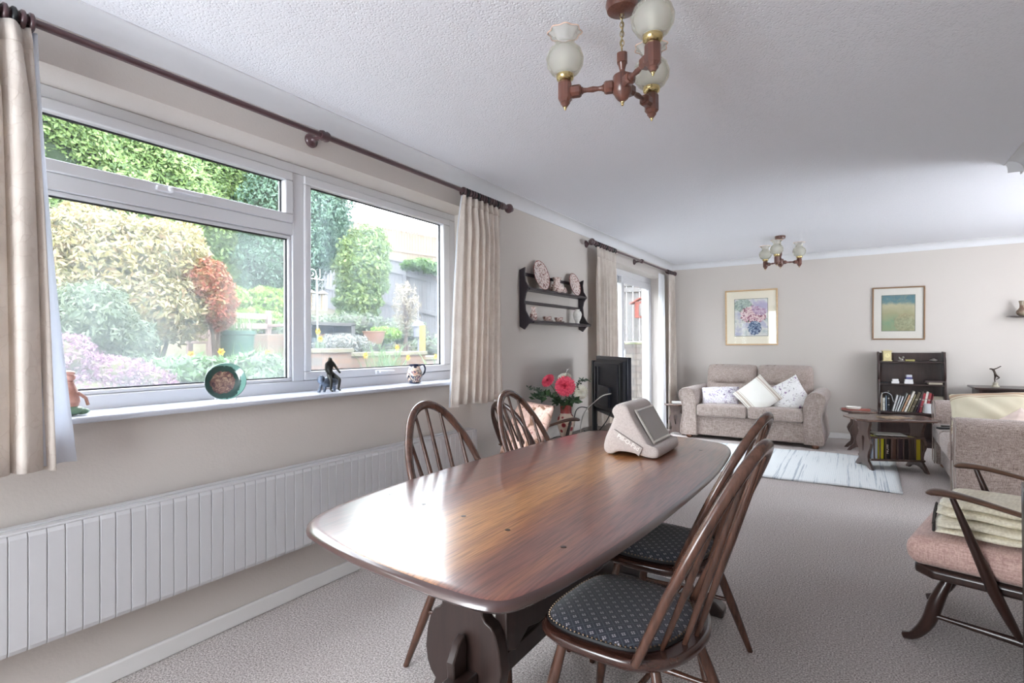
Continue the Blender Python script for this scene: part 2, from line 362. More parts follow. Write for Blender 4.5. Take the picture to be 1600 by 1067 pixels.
for sx in (-.27, .27):
    m = MB(); m.prism([(ys[0]-.06, .69), (ys[0]-.06, .66), (ys[0]+.02, .64), (ys[1]-.02, .64), (ys[1]+.06, .66), (ys[1]+.06, .69)], sx-.02, sx+.02, 'x'); m.build('under_rail', TRW, tab, bevel=.004)
m = MB(); y0, y1 = ys[0]+.02, ys[1]-.02
m.prism([(y0, .47), (y0, .36), (y0+.05, .34), (y0+.09, .36), (y0+.12, .375), (y0+.18, .36), (y1-.18, .36), (y1-.12, .375), (y1-.05, .34), (y1, .36), (y1, .47)], .06, .10, 'x'); m.build('centre_rail', TRW, tab, bevel=.004)

# ------------------------------------------------------------------ dining chairs (local +x = front)
k = N('navy_diamond_upholstery')
x, y, _ = k.sep(k.co())[0:3]
def _tri(e): return k.math('ABSOLUTE', k.math('SUBTRACT', k.math('FRACT', e), .5))
p = 27.0
ua = _tri(k.math('MULTIPLY', k.math('ADD', k.math('MULTIPLY', x, 1.0), y), p)); ub = _tri(k.math('MULTIPLY', k.math('SUBTRACT', x, y), p))
mx = k.math('MAXIMUM', ua, ub); mn = k.math('MINIMUM', ua, ub)
line = k.math('GREATER_THAN', mx, .43); ring = k.math('MULTIPLY', k.math('GREATER_THAN', mx, .27), k.math('LESS_THAN', mx, .34)); dot = k.math('MULTIPLY', k.math('LESS_THAN', mx, .19), k.math('GREATER_THAN', mn, .03))
c = k.mix(line, lin('23242e'), lin('3f434c')); c = k.mix(ring, c, lin('2f3140')); c = k.mix(dot, c, lin('9c989e'))
k.B(Base_Color=c, Roughness=.8, Sheen_Weight=.2); k.bump(k.noise(k.co(), 500, 2), .3, .001); PADM = k.m
STUD = pm('antique_brass_stud', '6b5a4a', .35, .8); TRIM = pm('black_braid_trim', '141316', .6)
def seat_outline(n=48, sc=1.0):
    pts = [(.205, 0), (.20, .11), (.17, .195), (.09, .228), (-.02, .228), (-.12, .21), (-.185, .15), (-.215, .06)]
    full = pts+[(-.22, 0)]+[(a, -b_) for a, b_ in reversed(pts[1:])]
    return [p*sc for p in spline([Vector((a, b_, 0)) for a, b_ in full], 3, True)]
def dining_chair(label, loc, rz):
    t = thing('dining_chair', label, 'chair', loc, rz, 'bow-back dining chairs round the table')
    so_ = seat_outline()
    def lp(sc, z): return [p*sc+Vector((0, 0, z)) for p in so_]
    m = MB(); m.loft([lp(.90, .405), lp(.96, .408), lp(1.0, .42), lp(1.005, .43), lp(.985, .438), lp(.95, .44), lp(.5, .44)]); m.build('seat', SEATW, t, smooth=50)
    def pl(sc, z): return [Vector((p.x*sc+.018, p.y*sc, z)) for p in so_]
    m = MB(); m.loft([pl(.86, .438), pl(.865, .447), pl(.83, .455), pl(.6, .464), pl(.3, .467)]); pad = m.build('seat_pad', PADM, t, smooth=60)
    m = MB(); m.tube([q for q in pl(.862, .444)], .006, 6, close=True); m.build('braid', TRIM, pad)
    m = MB(); ring_ = spline(pl(.862, .450), 1, True); per = [ring_[i] for i in range(len(ring_))]
    L = sum((per[(i+1) % len(per)]-per[i]).length for i in range(len(per))); nS = 100; acc = 0; i = 0; step = L/nS; pos = per[0].copy(); rem = 0
    for i in range(len(per)):
        a, b_ = per[i], per[(i+1) % len(per)]; d = (b_-a).length; q = rem
        while q < d: m.lathe([(.0035, 0), (.0025, .003), (.0001, .0038)], a.lerp(b_, q/d), 5, cap=False); q += step
        rem = q-d
    st = m.build('studs', STUD, pad); st['kind'] = 'stuff'
    # bow
    def bowp(a):
        th = a*PI; yy = .205*math.cos(th); hh = math.sin(th)
        z = .43+.535*(hh**.62) if hh > 0 else .43
        w = yy*(1+.10*math.sin(min(1, hh*1.4)*PI)*.6)
        s_ = (z-.43)/.535; x = -.115-.235*s_-.02*s_*s_
        return Vector((x, w, z))
    n = 40; m = MB(); m.tube([bowp(i/n) for i in range(n+1)], [.0145+.004*math.sin(PI*i/n) for i in range(n+1)], 10, flat=.85); m.build('bow', CHAIRW, t, smooth=60)
    for j in range(5):
        f_ = (j-2)/2; yb = f_*.12; xb = -.195+.05*f_*f_; target = f_*.15
        best = min((bowp(i/400) for i in range(60, 341)), key=lambda q: abs(q.y-target))
        a = Vector((xb, yb, .43)); m = MB(); pts = [a.lerp(best, s_) for s_ in (0, .15, .35, .5, .75, 1)]
        m.tube(pts, [.007, .0085, .0095, .0095, .0075, .006], 8); m.build('spindle', CHAIRW, t, smooth=60)
    for sx, sy in ((1, 1), (1, -1), (-1, 1), (-1, -1)):
        a = Vector((sx*.13, sy*.13, .41)); b_ = Vector((sx*.215 if sx > 0 else -.25, sy*(.205 if sx > 0 else .235), 0)); m = MB()
        m.tube([a.lerp(b_, s_) for s_ in (0, .3, .55, .8, 1)], [.0125, .0165, .0175, .014, .0105], 10); m.build('leg', CHAIRW, t, smooth=60)
    def lg(sx, sy, s_): return Vector((sx*.13, sy*.13, .41)).lerp(Vector((sx*.215 if sx > 0 else -.25, sy*(.205 if sx > 0 else .235), 0)), s_)
    for sy in (1, -1):
        m = MB(); a, b_ = lg(1, sy, .5), lg(-1, sy, .5); m.tube([a.lerp(b_, s_) for s_ in (0, .5, 1)], [.007, .011, .007], 8); m.build('stretcher', CHAIRW, t, smooth=60)
    m = MB(); a = lg(1, 1, .5).lerp(lg(-1, 1, .5), .5); b_ = lg(1, -1, .5).lerp(lg(-1, -1, .5), .5); m.tube([a.lerp(b_, s_) for s_ in (0, .5, 1)], [.007, .011, .007], 8); m.build('stretcher', CHAIRW, t, smooth=60)
    return t
ch = dining_chair('bow-back wooden dining chair nearest the camera, padded navy seat in full view', (-.555, 1.49, 0), PI-.09)
dup(ch, (-.622, 2.08, 0), PI-.09, 'bow-back wooden dining chair behind the nearest one, same side of the table')
dup(ch, (-1.185, 1.72, 0), -.04, 'bow-back wooden dining chair in front of the radiator, tucked under the table')
dup(ch, (-1.18, 2.375, 0), .0, 'light-catching bow-back dining chair in front of the pink-cushioned armchair')

# ------------------------------------------------------------------ low easy chairs (local +x = front)
PINK = fabric('faded_pink_fabric', 'b08d84', 'd3b3a8', 180); ARMW = wood('worn_armrest_wood', '3a261e', '75543f', 0, .3); EASYW = wood('dark_easy_chair_wood', '21130f', '3a231c', 2, .3)
k = N('pink_floral_cotton'); nf = k.noise(k.co(), 16, 3, .6, .8)
k.B(Base_Color=k.ramp(nf, [(.38, '8e6a55'), (.45, 'e0b9a8'), (.6, 'efcfc2'), (.68, 'c98f86')]), Roughness=.95); PFLOR = k.m
def pillow(w, h, d, nu=22, pinch=.9, wav=.0, seed=0):
    """cushion in the xy plane, thickness along z"""
    R = random.Random(seed); ph = [R.uniform(0, 6) for _ in range(6)]
    m = MB()
    def F(sgn):
        def fn(u, v):
            a, b_ = u*2-1, v*2-1
            e = max(0, (1-abs(a)**2.6))*max(0, (1-abs(b_)**2.6)); t_ = d/2*(e**.5)
            px = a*w/2*(1-.07*pinch*(1-abs(b_)**2)*abs(a)**3-.0); py = b_*h/2*(1-.07*pinch*(1-abs(a)**2)*abs(b_)**3)
            wv = wav*(math.sin(a*5+ph[0])*math.cos(b_*4+ph[1])+.5*math.sin(a*9+b_*7+ph[2]))*e
            return (px, py, sgn*t_+wv)
        return fn
    m.grid(F(1), nu, nu); m.grid(F(-1), nu, nu); return m
def weld(o):
    bm = bmesh.new(); bm.from_mesh(o.data); bmesh.ops.remove_doubles(bm, verts=bm.verts, dist=1e-4); bmesh.ops.recalc_face_normals(bm, faces=bm.faces); bm.to_mesh(o.data); bm.free(); return o
def block_cushion(x0, x1, y0, y1, z0, z1, r=.04, puff=.015):
    """rounded box cushion, domed top"""
    cx, cy, hx, hy = (x0+x1)/2, (y0+y1)/2, (x1-x0)/2, (y1-y0)/2
    def loop(ins, z):
        L = []
        n = 8
        for qx, qy, a0 in ((1, 1, 0), (-1, 1, 90), (-1, -1, 180), (1, -1, 270)):
            for i in range(n+1):
                a = math.radians(a0+90*i/n); L.append(Vector((cx+qx*(hx-r)+math.cos(a)*(r-ins), cy+qy*(hy-r)+math.sin(a)*(r-ins), z)))
        return L
    q = min(r, (z1-z0)/2*.9); m = MB(); Ls = []
    for i in range(5): a = PI/2*i/4; Ls.append(loop(q*(1-math.sin(a)), z0+q*(1-math.cos(a))))
    for i in range(5): a = PI/2*i/4; Ls.append(loop(q*(1-math.cos(a)), z1-q*(1-math.sin(a))))
    c0 = Ls[-1]; 
    for s_ in (.9, .75, .5, .25): Ls.append([Vector((cx+(p.x-cx)*s_, cy+(p.y-cy)*s_, z1+puff*(1-s_**2))) for p in c0])
    m.loft(Ls); return m
def easy_chair(label, loc, rz):
    t = thing('easy_chair', label, 'armchair', loc, rz, 'low wooden easy chairs with pink cushions')
    m = MB(); m.prism([(.39, -.24), (.405, -.1), (.405, .1), (.39, .24), (.33, .29), (-.28, .275), (-.32, .22), (-.32, -.22), (-.28, -.275), (.33, -.29)], .285, .325, 'z'); m.build('seat_frame', EASYW, t, bevel=.012, segs=3)
    for sy in (1, -1):
        m = MB(); m.tube(spline([(.28, sy*.24, .29), (.315, sy*.25, .2), (.345, sy*.25, .1), (.39, sy*.245, .03), (.43, sy*.24, .012)], 4), [.016, .018, .021, .023, .025, .026, .026, .025, .024, .023, .021, .02, .018, .017, .016, .015, .014], 10); m.build('leg', EASYW, t, smooth=60)
        m = MB(); m.tube([(-.22, sy*.22, .3), (-.30, sy*.25, .15), (-.38, sy*.27, 0)], [.018, .022, .014], 10); m.build('leg', EASYW, t, smooth=60)
        m = MB(); m.tube([(.33, sy*.26, .135), (0, sy*.266, .125), (-.32, sy*.26, .115)], [.009, .018, .010], 8); m.build('stretcher', EASYW, t, smooth=60)
        m = MB(); P_ = spline([(.335, sy*.325, .635), (.29, sy*.33, .643), (.2, sy*.335, .636), (.0, sy*.335, .594), (-.2, sy*.32, .55), (-.385, sy*.265, .52)], 4)
        m.tube(P_, [.012, .022, .029, .031, .032, .031, .029, .027, .025, .022, .020, .019, .018, .017, .016, .016, .015, .015, .014, .014, .013], 10, flat=.45); m.build('armrest', ARMW, t, smooth=60)
        m = MB(); m.tube([(.255, sy*.33, .63), (.20, sy*.32, .47), (.145, sy*.303, .31), (.10, sy*.284, .2), (.07, sy*.266, .128)], [.010, .016, .021, .017, .010], 10); m.build('arm_post', EASYW, t, smooth=60)
    def bk(a):
        th = a*PI; hh = math.sin(th)**.45; y_ = .265*math.cos(th); z_ = .30+.54*hh; return Vector((-.27-.24*(z_-.3)/.54, y_, z_))
    m = MB(); m.tube([bk(i/32) for i in range(33)], .016, 10, flat=.9); m.build('back_bow', EASYW, t, smooth=60)
    for j in range(6):
        y_ = (j-2.5)*.078; best = min((bk(i/300) for i in range(40, 261)), key=lambda q: abs(q.y-y_)); m = MB(); m.tube([(-.27, y_*.9, .31), best], [.008, .006], 6); m.build('spindle', EASYW, t, smooth=60)
    block_cushion(-.27, .415, -.29, .29, .325, .44, .05, .02).build('seat_cushion', PINK, t, smooth=60)
    Mr = Matrix.Translation((-.325, 0, .63)) @ Matrix.Rotation(math.radians(-66), 4, 'Y')
    m = pillow(.44, .46, .11, pinch=.3); m.v = [tuple(Mr @ Vector(v)) for v in m.v]; weld(m.build('back_cushion', PFLOR, t, smooth=60))
    return t
EA = math.atan2(.249, -.968)
ea = easy_chair('low wooden easy chair with pink cushion carrying folded cream blankets', (.643, 2.866, 0), EA)
eb = dup(ea, (-1.678, 3.32, 0), math.radians(60), 'low wooden easy chair with pink flowery back cushion, in the corner by the flower vase')

# blankets folded on the near easy chair
CREAM = fabric('cream_wool', 'cfc5ae', 'ece4d0', 120, .5); DKEDGE = pm('charcoal_stitched_edge', '3a3432', .9)
def blanket(name, label, z, th, nl, loc, rz, w, d, edge, seed):
    t = thing(name, label, 'blanket', loc, rz, 'folded wool blankets on the easy chair'); R = random.Random(seed)
    for i in range(nl):
        ph = R.uniform(0, 6); q = th/nl; z0 = z+i*q
        def F(s_, ph=ph, z0=z0, q=q, i=i):
            def fn(u, v):
                a, b_ = u*2-1, v*2-1; e = (max(0, 1-abs(a)**6)*max(0, 1-abs(b_)**6))**.5
                sag = -.02*max(0, abs(b_)-.82)/.18*0
                x_ = a*(d/2-.008*i)+.006*math.sin(b_*5+ph); y_ = b_*(w/2-.006*i)+.008*math.sin(a*4+ph*2)
                return (x_, y_, z0+q/2+s_*(q*.49*e)+.006*math.sin(a*6+ph)*math.sin(b_*3+ph)*e+sag)
            return fn
        m = MB(); m.grid(F(1), 18, 18); m.grid(F(-1), 18, 18); o = m.build('fold', CREAM, t, smooth=60); weld(o)
        if edge:
            m = MB(); 
            e_ = [Vector((x_, y_, z0+q*.5)) for x_, y_ in [(d/2+.002, -w/2+.02), (d/2+.004, 0), (d/2+.002, w/2-.02)]]
            m.tube(spline(e_, 5), .005, 6); e2 = [Vector((x_, -w/2-.003+.006*math.sin(x_*30), z0+q*.5)) for x_ in np.linspace(d/2-.01, -d/2+.02, 9)]; m.tube(spline(e2, 3), .005, 6)
            m.build('stitched_edge', DKEDGE, o)
    return t
bl = (.50, 2.86)
blanket('folded_blanket', 'cream blanket with dark stitched edge, folded lowest on the easy chair', .455, .055, 2, (bl[0], bl[1], 0), EA+.12, .40, .42, True, 1)
blanket('folded_blanket', 'plain cream blanket folded on top of the dark-edged one', .512, .07, 2, (bl[0]+.01, bl[1]+.02, 0), EA-.05, .36, .38, False, 2)

# ------------------------------------------------------------------ sofas (local +x = front)
SOFA = fabric('heathered_taupe_linen', '7b6c66', 'bbaca5', 260, .5); PIPE = pm('sofa_piping', '9a8b85', .9); SOFAL = SOFA; FOOT = pm('sofa_foot_wood', '8a6250', .4)
def sofa(name, label, loc, rz, Wd, seed=0, ext=0):
    t = thing(name, label, 'sofa', loc, rz, 'two taupe two-seater sofas'); aw = .20; hw = Wd/2; inn = hw-aw-.02; D0, D1 = -.44-ext, .44
    m = MB(); m.box(D0+.03, D1-.03, -inn-.05, inn+.05, .05, .30); m.build('base', SOFA, t, bevel=.015)
    for sy in (1, -1):
        prof = [(0, .045), (.19, .045), (.205, .06), (.205, .14), (.19, .22), (.175, .32), (.175, .40), (.19, .47), (.215, .53), (.225, .575), (.215, .615), (.18, .645), (.13, .655), (.08, .648), (.04, .62), (.015, .57), (0, .50)]
        pr = [(sy*(inn+u-.0), z) for u, z in prof]
        nL = 10; L = []
        for i in range(nL+1):
            x_ = D1-.01-(D1-.01-D0)*i/nL; L.append([Vector((x_, u, z)) for u, z in pr])
        cen = Vector((0, sy*(inn+.1), .33)); f0 = [Vector((D1+.005, cen.y+(p.y-cen.y)*.965, cen.z+(p.z-cen.z)*.98)) for p in L[0]]
        bk = [Vector((D0-.01, cen.y+(p.y-cen.y)*.96, cen.z+(p.z-cen.z)*.98)) for p in L[-1]]
        m = MB(); m.loft([f0]+L+[bk]); a = m.build('arm', SOFA, t, smooth=50)
        m = MB(); m.tube([p+Vector((.012, 0, 0)) for p in f0], .005, 6, close=True); m.build('piping', PIPE, a)
    m = MB()
    m = block_cushion(D0, D0+.22, -inn-.04, inn+.04, .1, .74, .05, .01); m.build('back_frame', SOFA, t, smooth=50)
    for sy in (1, -1):
        y0, y1 = (.004, inn-.004) if sy > 0 else (-inn+.004, -.004)
        block_cushion(-.22-ext, .475, y0, y1, .295, .445, .035, .018).build('seat_cushion', SOFA, t, smooth=60)
        w = abs(y1-y0)+.05; cy = (y0+y1)/2+sy*.02; R = random.Random(seed+sy)
        def F(sg):
            def fn(u, v):
                a, b_ = u*2-1, v*2-1       # a: across, b_: height
                e = (max(0, 1-abs(a)**5)*max(0, 1-abs(b_)**5))**.45
                c_ = .02+.14*a*a; ux = (b_-(1+c_)/2)/((1-c_)/2); lx = (b_-(c_-1)/2)/((1+c_)/2)
                crease = 0; lobe = max(1.12*max(0, 1-abs(ux)**3.2)**.5 if b_ > c_ else 0, .86*max(0, 1-abs(lx)**3.2)**.5 if b_ <= c_ else 0)
                fl = min(1, (1-abs(a))*2.2)**.5; bul = .15*e*(.72+.42*(lobe*fl+.62*(1-fl)))
                wob = .004*math.sin(a*11+seed)*math.cos(b_*5)
                x_ = -.225-ext-.10*(b_*.5+.5)+(bul*.85-crease+wob if sg > 0 else -bul*.35)
                return (x_, cy+a*w/2*(1-.05*max(0, -b_)+.02*b_)*(1-.09*max(0, b_)**5), .675+b_*.262*(1-.05*a**6))
            return fn
        m = MB(); m.grid(F(1), 30, 26); m.grid(F(-1), 30, 26); weld(m.build('back_cushion', SOFA, t, smooth=60))
    for x_ in (D1-.07, D0+.07):
        for sy in (1, -1): m = MB(); m.lathe([(.026, 0), (.038, .02), (.038, .05)], (x_, sy*(hw-.11), 0), 14); m.build('foot', FOOT, t)
    return t
sofa('sofa', 'taupe two-seater sofa against the far wall under the flower picture', (-1.085, 7.50, 0), -PI/2-.03, 1.66, 1)
sofa('sofa', 'taupe two-seater sofa at right seen from its arm side, behind the easy chair', (1.105, 5.95, 0), PI-.02, 1.66, 5, .16)

def place_cushion(label, loc, rot, w, h, d, mat, seed, group='scatter cushions on the sofas', name='scatter_cushion', wav=.008):
    m = pillow(w, h, d, 26, wav=wav, seed=seed); o = m.build(name, mat, smooth=60); weld(o); o.location = loc; o.rotation_euler = rot; return tag(o, label, 'cushion', group)
def floral(name, base, blots, scale, seed):
    k = N(name); v = k.co(loc=(seed, seed*.3, 0)); n1 = k.noise(v, scale, 3, .6, 1.2); vo = k.n('TexVoronoi', {'Vector': v, 'Scale': scale*.55}); n2 = k.noise(v, scale*2.2, 2, .5, 2)
    c = k.ramp(n1, [(.36, blots[0]), (.43, base), (.56, base), (.62, blots[1])]); c = k.mix(k.math('MULTIPLY', k.math('GREATER_THAN', n2, .62), .6), c, lin(blots[2]))
    k.B(Base_Color=c, Roughness=.95); k.bump(k.noise(k.co(), 300, 2), .3, .001); return k.m
FL1 = floral('lilac_floral_cotton', 'e4e1e6', ('8f7f9f', 'b3a3c0', '7b7770'), 22, 3.1); FL2 = floral('mauve_flower_cotton', 'e6e4e4', ('8a6a92', 'e6e4e4', '77706c'), 13, 7.7)
k = N('cream_striped_weave'); x = k.sep(k.co())[0]; a = k.math('ABSOLUTE', x)
def _b(c_, w): return k.math('LESS_THAN', k.math('ABSOLUTE', k.math('SUBTRACT', a, c_)), w)
s_ = k.math('MAXIMUM', k.math('MAXIMUM', _b(.155, .012), _b(.182, .004)), _b(.13, .003))
k.B(Base_Color=k.mix(s_, lin('e6e4de'), lin('bcaea2')), Roughness=.95); k.bump(k.noise(k.co(), 250, 2), .5, .002); STRIPE = k.m
FYS = 7.33
def eul(n, roll):
    """cushion facing direction n (its +z), rolled in its plane"""
    n = Vector(n).normalized(); q = n.to_track_quat('Z', 'Y').to_matrix().to_4x4() @ Matrix.Rotation(roll, 4, 'Z'); return q.to_euler()
place_cushion('squashed lilac-patterned cushion at the left end of the far sofa', (-1.46, 7.30, .535), eul((.05, -.75, .62), math.radians(4)), .46, .30, .15, FL1, 1, wav=.012)
place_cushion('cream striped cushion standing on its corner in the middle of the far sofa', (-1.0, 7.20, .575), eul((.02, -.88, .45), math.radians(42)), .42, .42, .14, STRIPE, 2, wav=.006)
place_cushion('white cushion with mauve flowers at the right end of the far sofa', (-.67, 7.26, .575), eul((-.15, -.9, .4), math.radians(33)), .42, .42, .13, FL2, 3, wav=.01)
CRS = N('cream_brown_striped_weave'); k = CRS; yv = k.sep(k.co())[1]; a = k.math('ABSOLUTE', yv)
s_ = k.math('MAXIMUM', _b(.15, .016), _b(.118, .004)); k.B(Base_Color=k.mix(s_, lin('ddd5bd'), lin('b79d84')), Roughness=.95); k.bump(k.noise(k.co(), 250, 2), .5, .002); CRS = k.m
place_cushion('large cream cushion with brown stripes slumped behind the near sofa arm', (.90, 5.53, .665), eul((-.22, -.76, .6), math.radians(7)), .50, .38, .15, CRS, 4, wav=.014)
place_cushion('tan cushion leaning at the right of the striped cushion', (1.33, 5.85, .68), eul((-.8, -.3, .5), .6), .42, .42, .14, pm('tan_cloth', 'b9986c', .95), 6)
place_cushion('brown cushion below the tan one on the near sofa', (1.27, 5.50, .60), eul((-.8, -.4, .4), .2), .36, .36, .13, pm('brown_cloth', '6a4630', .95), 7)
place_cushion('small pink-white cushion peeping over the near sofa arm', (1.02, 5.28, .60), eul((-.2, -.75, .6), .75), .24, .24, .09, pm('pale_pink_cloth', 'e2cfc6', .95), 8)
m = MB(); m.box(-.08, .08, -.022, .022, 0, .018); o = m.build('remote_control', BLACK, bevel=.006); o.location = (.69, 5.98, .463); o.rotation_euler = (0, 0, .5); tag(o, 'black remote control on the seat of the near sofa', 'remote control', 'remote controls on the near sofa')
o = dup(o, (.74, 6.10, .464), .2, 'second black remote control just behind the first one'); 
# ------------------------------------------------------------------ rug
k = N('pale_striped_rug'); x, y = k.sep(k.co())[0:2]
nz = k.noise(k.co(scale=(30, .45, 1)), 1.0, 4, .72); nb = k.noise(k.co(scale=(8, .25, 1)), 1.3, 1); sp = k.noise(k.co(scale=(120, 40, 1)), 1, 3, .7)
c = k.mix(k.ramp(nz, [(.54, (0, 0, 0)), (.60, (235, 235, 235))]), lin('e2e7ea'), lin('8496a8')); wv = k.math('SINE', k.math('MULTIPLY', x, 420)); c = k.mix(k.math('MULTIPLY', k.math('GREATER_THAN', wv, .5), .16), c, lin('9aa6b0')); c = k.mix(k.ramp(sp, [(.45, (150, 150, 150)), (.6, (0, 0, 0))]), c, lin('f2f1ee'))
k.B(Base_Color=c, Roughness=1); k.bump(sp, .8, .004); RUGM = k.m
rug = MB(); R = random.Random(3)
def rg(u, v): return (-1.12+(u-.5)*2.92-.03*v*0+(.03 if u > .99 else 0)*(v-.3), 6.09+(v-.5)*(1.52)-.03*(u-.5)+.012*math.sin(u*17)*(1 if v in (0, 1) else 0), .009+.003*math.sin(u*23+v*9))
rug.grid(rg, 60, 24); o = rug.build('rug', RUGM, smooth=60, solid=.008); tag(o, 'pale blue-white woven rug with fine dark stripes in front of the far sofa', 'rug')

# ------------------------------------------------------------------ small dark tables
OAK = wood('dark_oak_stain', '3a2b27', '66524b', 2, .4, coat=.2); OAKT = wood('dark_oak_top', '3f2d27', '7d6055', 0, .22, coat=.7)
def slab_outline(w, h, neck=.62):
    q = [(.40, 1), (.42, .94), (.36, .87), (.30, .78), (.31, .69), (.42, .61), (.47, .54), (.42, .46), (.33, .38), (.28, .28), (.31, .18), (.46, .10), (.60, 0), (.44, 0), (.36, .04), (.18, .085), (0, .09)]
    pts = [(u*w, v*h) for u, v in q]; return pts+[(-u, v) for u, v in reversed(pts[:-1])]
def side_table(name, label, loc, rz, L, Wt, h, kind, group=None, slabw=.24):
    """local x = long axis, slabs perpendicular to it"""
    t = thing(name, label, 'table', loc, rz, group)
    if kind == 'oval': P = [(L/2*math.copysign(abs(math.cos(a))**.75, math.cos(a)), Wt/2*math.copysign(abs(math.sin(a))**.75, math.sin(a))) for a in np.linspace(0, 2*PI, 48, endpoint=False)]
    else: c_ = .07; P = [(L/2, -Wt/2+c_), (L/2, Wt/2-c_), (L/2-c_, Wt/2), (-L/2+c_, Wt/2), (-L/2, Wt/2-c_), (-L/2, -Wt/2+c_), (-L/2+c_, -Wt/2), (L/2-c_, -Wt/2)]
    m = MB(); m.prism(P, h-.022, h, 'z'); m.build('table_top', OAKT, t, bevel=.006)
    sx = L/2-.13
    for s_ in (-1, 1):
        half_ = [p for p in slab_outline(slabw, h-.022) if p[0] >= 0]      # right half, pierced by half a keyhole
        hole = [(0, h*.34), (.005, h*.34), (.022, h*.54), (.026, h*.60), (.014, h*.635), (0, h*.635)]
        R_h = half_+hole+[(0, h-.022)]
        m = MB(); m.prism(R_h, s_*sx-.011, s_*sx+.011, 'x'); m.prism([(-u, v) for u, v in R_h], s_*sx-.011, s_*sx+.011, 'x')
        m.build('side_panel', OAK, t)
    return t, sx
ct, sx = side_table('coffee_table', 'dark wood coffee table with magazine rack between the rug and the bookcase', (.30, 6.33, 0), math.radians(22), .72, .44, .50, 'oct', slabw=.32)
# magazine rack under it
rk = MB(); y0, y1, z0, z1 = -.13, .13, .11, .32
for yy in (y0, y1):
    for zz in (z0, z1): rk.box(-sx, sx, yy-.008, yy+.008, zz-.008, zz+.008)
    for i in range(9): x_ = -sx+.03+i*(2*sx-.06)/8; rk.box(x_-.005, x_+.005, yy-.005, yy+.005, z0, z1)
rk.box(-sx, sx, y0, y1, z0-.012, z0-.002); rk.build('magazine_rack', OAK, ct)
def at_local(t, p): return t.matrix_world @ Vector(p)
bpy.context.view_layer.update()
MC = [('b9c1cc', 'grey-blue'), ('c9c22e', 'bright yellow'), ('1d1b1d', 'black with white capitals'), ('5a4034', 'brown'), ('403036', 'dark plum'), ('2b2526', 'black'), ('4a4038', 'olive brown'), ('b8a52e', 'mustard yellow')]
Mct = Matrix.Translation((.30, 6.33, 0)) @ Matrix.Rotation(math.radians(22), 4, 'Z')
for i, (c_, nm) in enumerate(MC):
    t_ = .024; x_ = -sx+.045+i*(2*sx-.09)/7; m = MB(); m.prism([(-.118, 0), (-.11, .20), (.09, .20), (.11, 0)], -.022, .022, 'x')
    o = m.build('magazine', pm('magazine_'+nm.replace(' ', '_'), c_, .35), bevel=.002); p_ = Mct @ Vector((x_, .01, z0)); o.location = p_; o.rotation_euler = (0, math.radians(2), math.radians(22))
    tag(o, '%s magazine in the coffee table rack, %s' % (nm, ['leftmost', 'second from left', 'third from left', 'fourth from left', 'fourth from right', 'third from right', 'second from right', 'rightmost'][i]), 'magazine', 'magazines in the rack')
    if i in (2, 3, 4, 5):
        tx = text_mesh('title_lettering', ['NOW', 'HOME', 'GARDEN', 'FILM'][i-2] if i == 2 else '', .035, .0008, pm('white_print', 'dcd8cf', .6) if 'white_print' not in bpy.data.materials else bpy.data.materials['white_print'], o, (0, -.1155, .10), (math.radians(88), math.radians(-90), 0)) if i == 2 else None
m = MB(); m.box(-.13, .13, -.09, .09, 0, .006); o = m.build('newspaper', pm('newsprint', 'cfcdc8', .8)); o.location = Mct @ Vector((-.02, .0, .335)); o.rotation_euler = (0, .02, math.radians(16)); tag(o, 'folded newspaper lying on top of the magazine rack', 'newspaper')
m = MB(); m.box(-.12, .12, -.08, .08, 0, .003); o = m.build('table_mat', pm('patterned_mat', 'b39a7c', .5, noise=(30, '6b5a4c'))); o.location = Mct @ Vector((.02, -.03, .5005)); o.rotation_euler = (0, 0, math.radians(30)); tag(o, 'beige patterned mat on the coffee table top', 'mat')
st, _s = side_table('side_table', 'dark oval side table between far sofa and bookcase, with red mat', (.05, 7.33, 0), PI/2+.15, .46, .36, .455, 'oval', 'small dark side tables beside the far sofa', .22)
st2, _s = side_table('side_table', 'small dark side table with slotted panel left of the far sofa', (-2.02, 7.36, 0), PI/2, .46, .28, .42, 'oct', 'small dark side tables beside the far sofa', .20)
m = MB(); m.box(-.14, .14, -.10, .10, 0, .004); o = m.build('place_mat', pm('red_mat', 'a0584c', .6)); o.location = (.02, 7.31, .4555); tag(o, 'red rectangular mat on the oval side table', 'mat')
m = MB(); m.lathe([(.055, 0), (.07, .006), (.078, .028), (.074, .028), (.066, .010), (.0, .009)], (0, 0, 0), 20); o = m.build('dish', pm('white_china', 'e8e6df', .3)); o.location = (.0, 7.30, .460); tag(o, 'shallow white dish on the red mat', 'dish')
m = MB(); m.box(-.10, .10, -.07, .07, 0, .02); o = m.build('paperback_book', pm('white_cover', 'e2e2e4', .5), bevel=.002); o.location = (-1.98, 7.30, .421); o.rotation_euler = (0, 0, .3); tag(o, 'white book lying on the side table left of the sofa', 'book')

# ------------------------------------------------------------------ bookcase and what stands on it
BX0, BX1, BY0, BY1 = .25, .90, 7.78, 8.012
bc = thing('bookcase', 'dark wood open bookcase against the far wall under the landscape picture', 'bookcase', (.575, 7.9, 0)); bx = lambda v: v-.575; by = lambda v: v-7.9
for x0, x1 in ((BX0, BX0+.022), (BX1-.022, BX1)):
    m = MB(); prof = [(BY1, 0), (BY0-.0, 0), (BY0, .40), (BY0+.015, .44), (BY0, .48), (BY0+.012, .74), (BY0+.03, .78), (BY0+.012, .82), (BY0+.03, 1.02), (BY0+.06, 1.06), (BY0+.06, 1.11), (BY1, 1.115)]
    m.prism([(by(u), z) for u, z in prof], bx(x0), bx(x1), 'x'); m.build('side_panel', DARKWZ, bc, bevel=.003)
m = MB(); m.box(bx(BX0+.02), bx(BX1-.02), by(BY1-.012), by(BY1), .03, 1.10); m.build('back_panel', DARKWZ, bc)
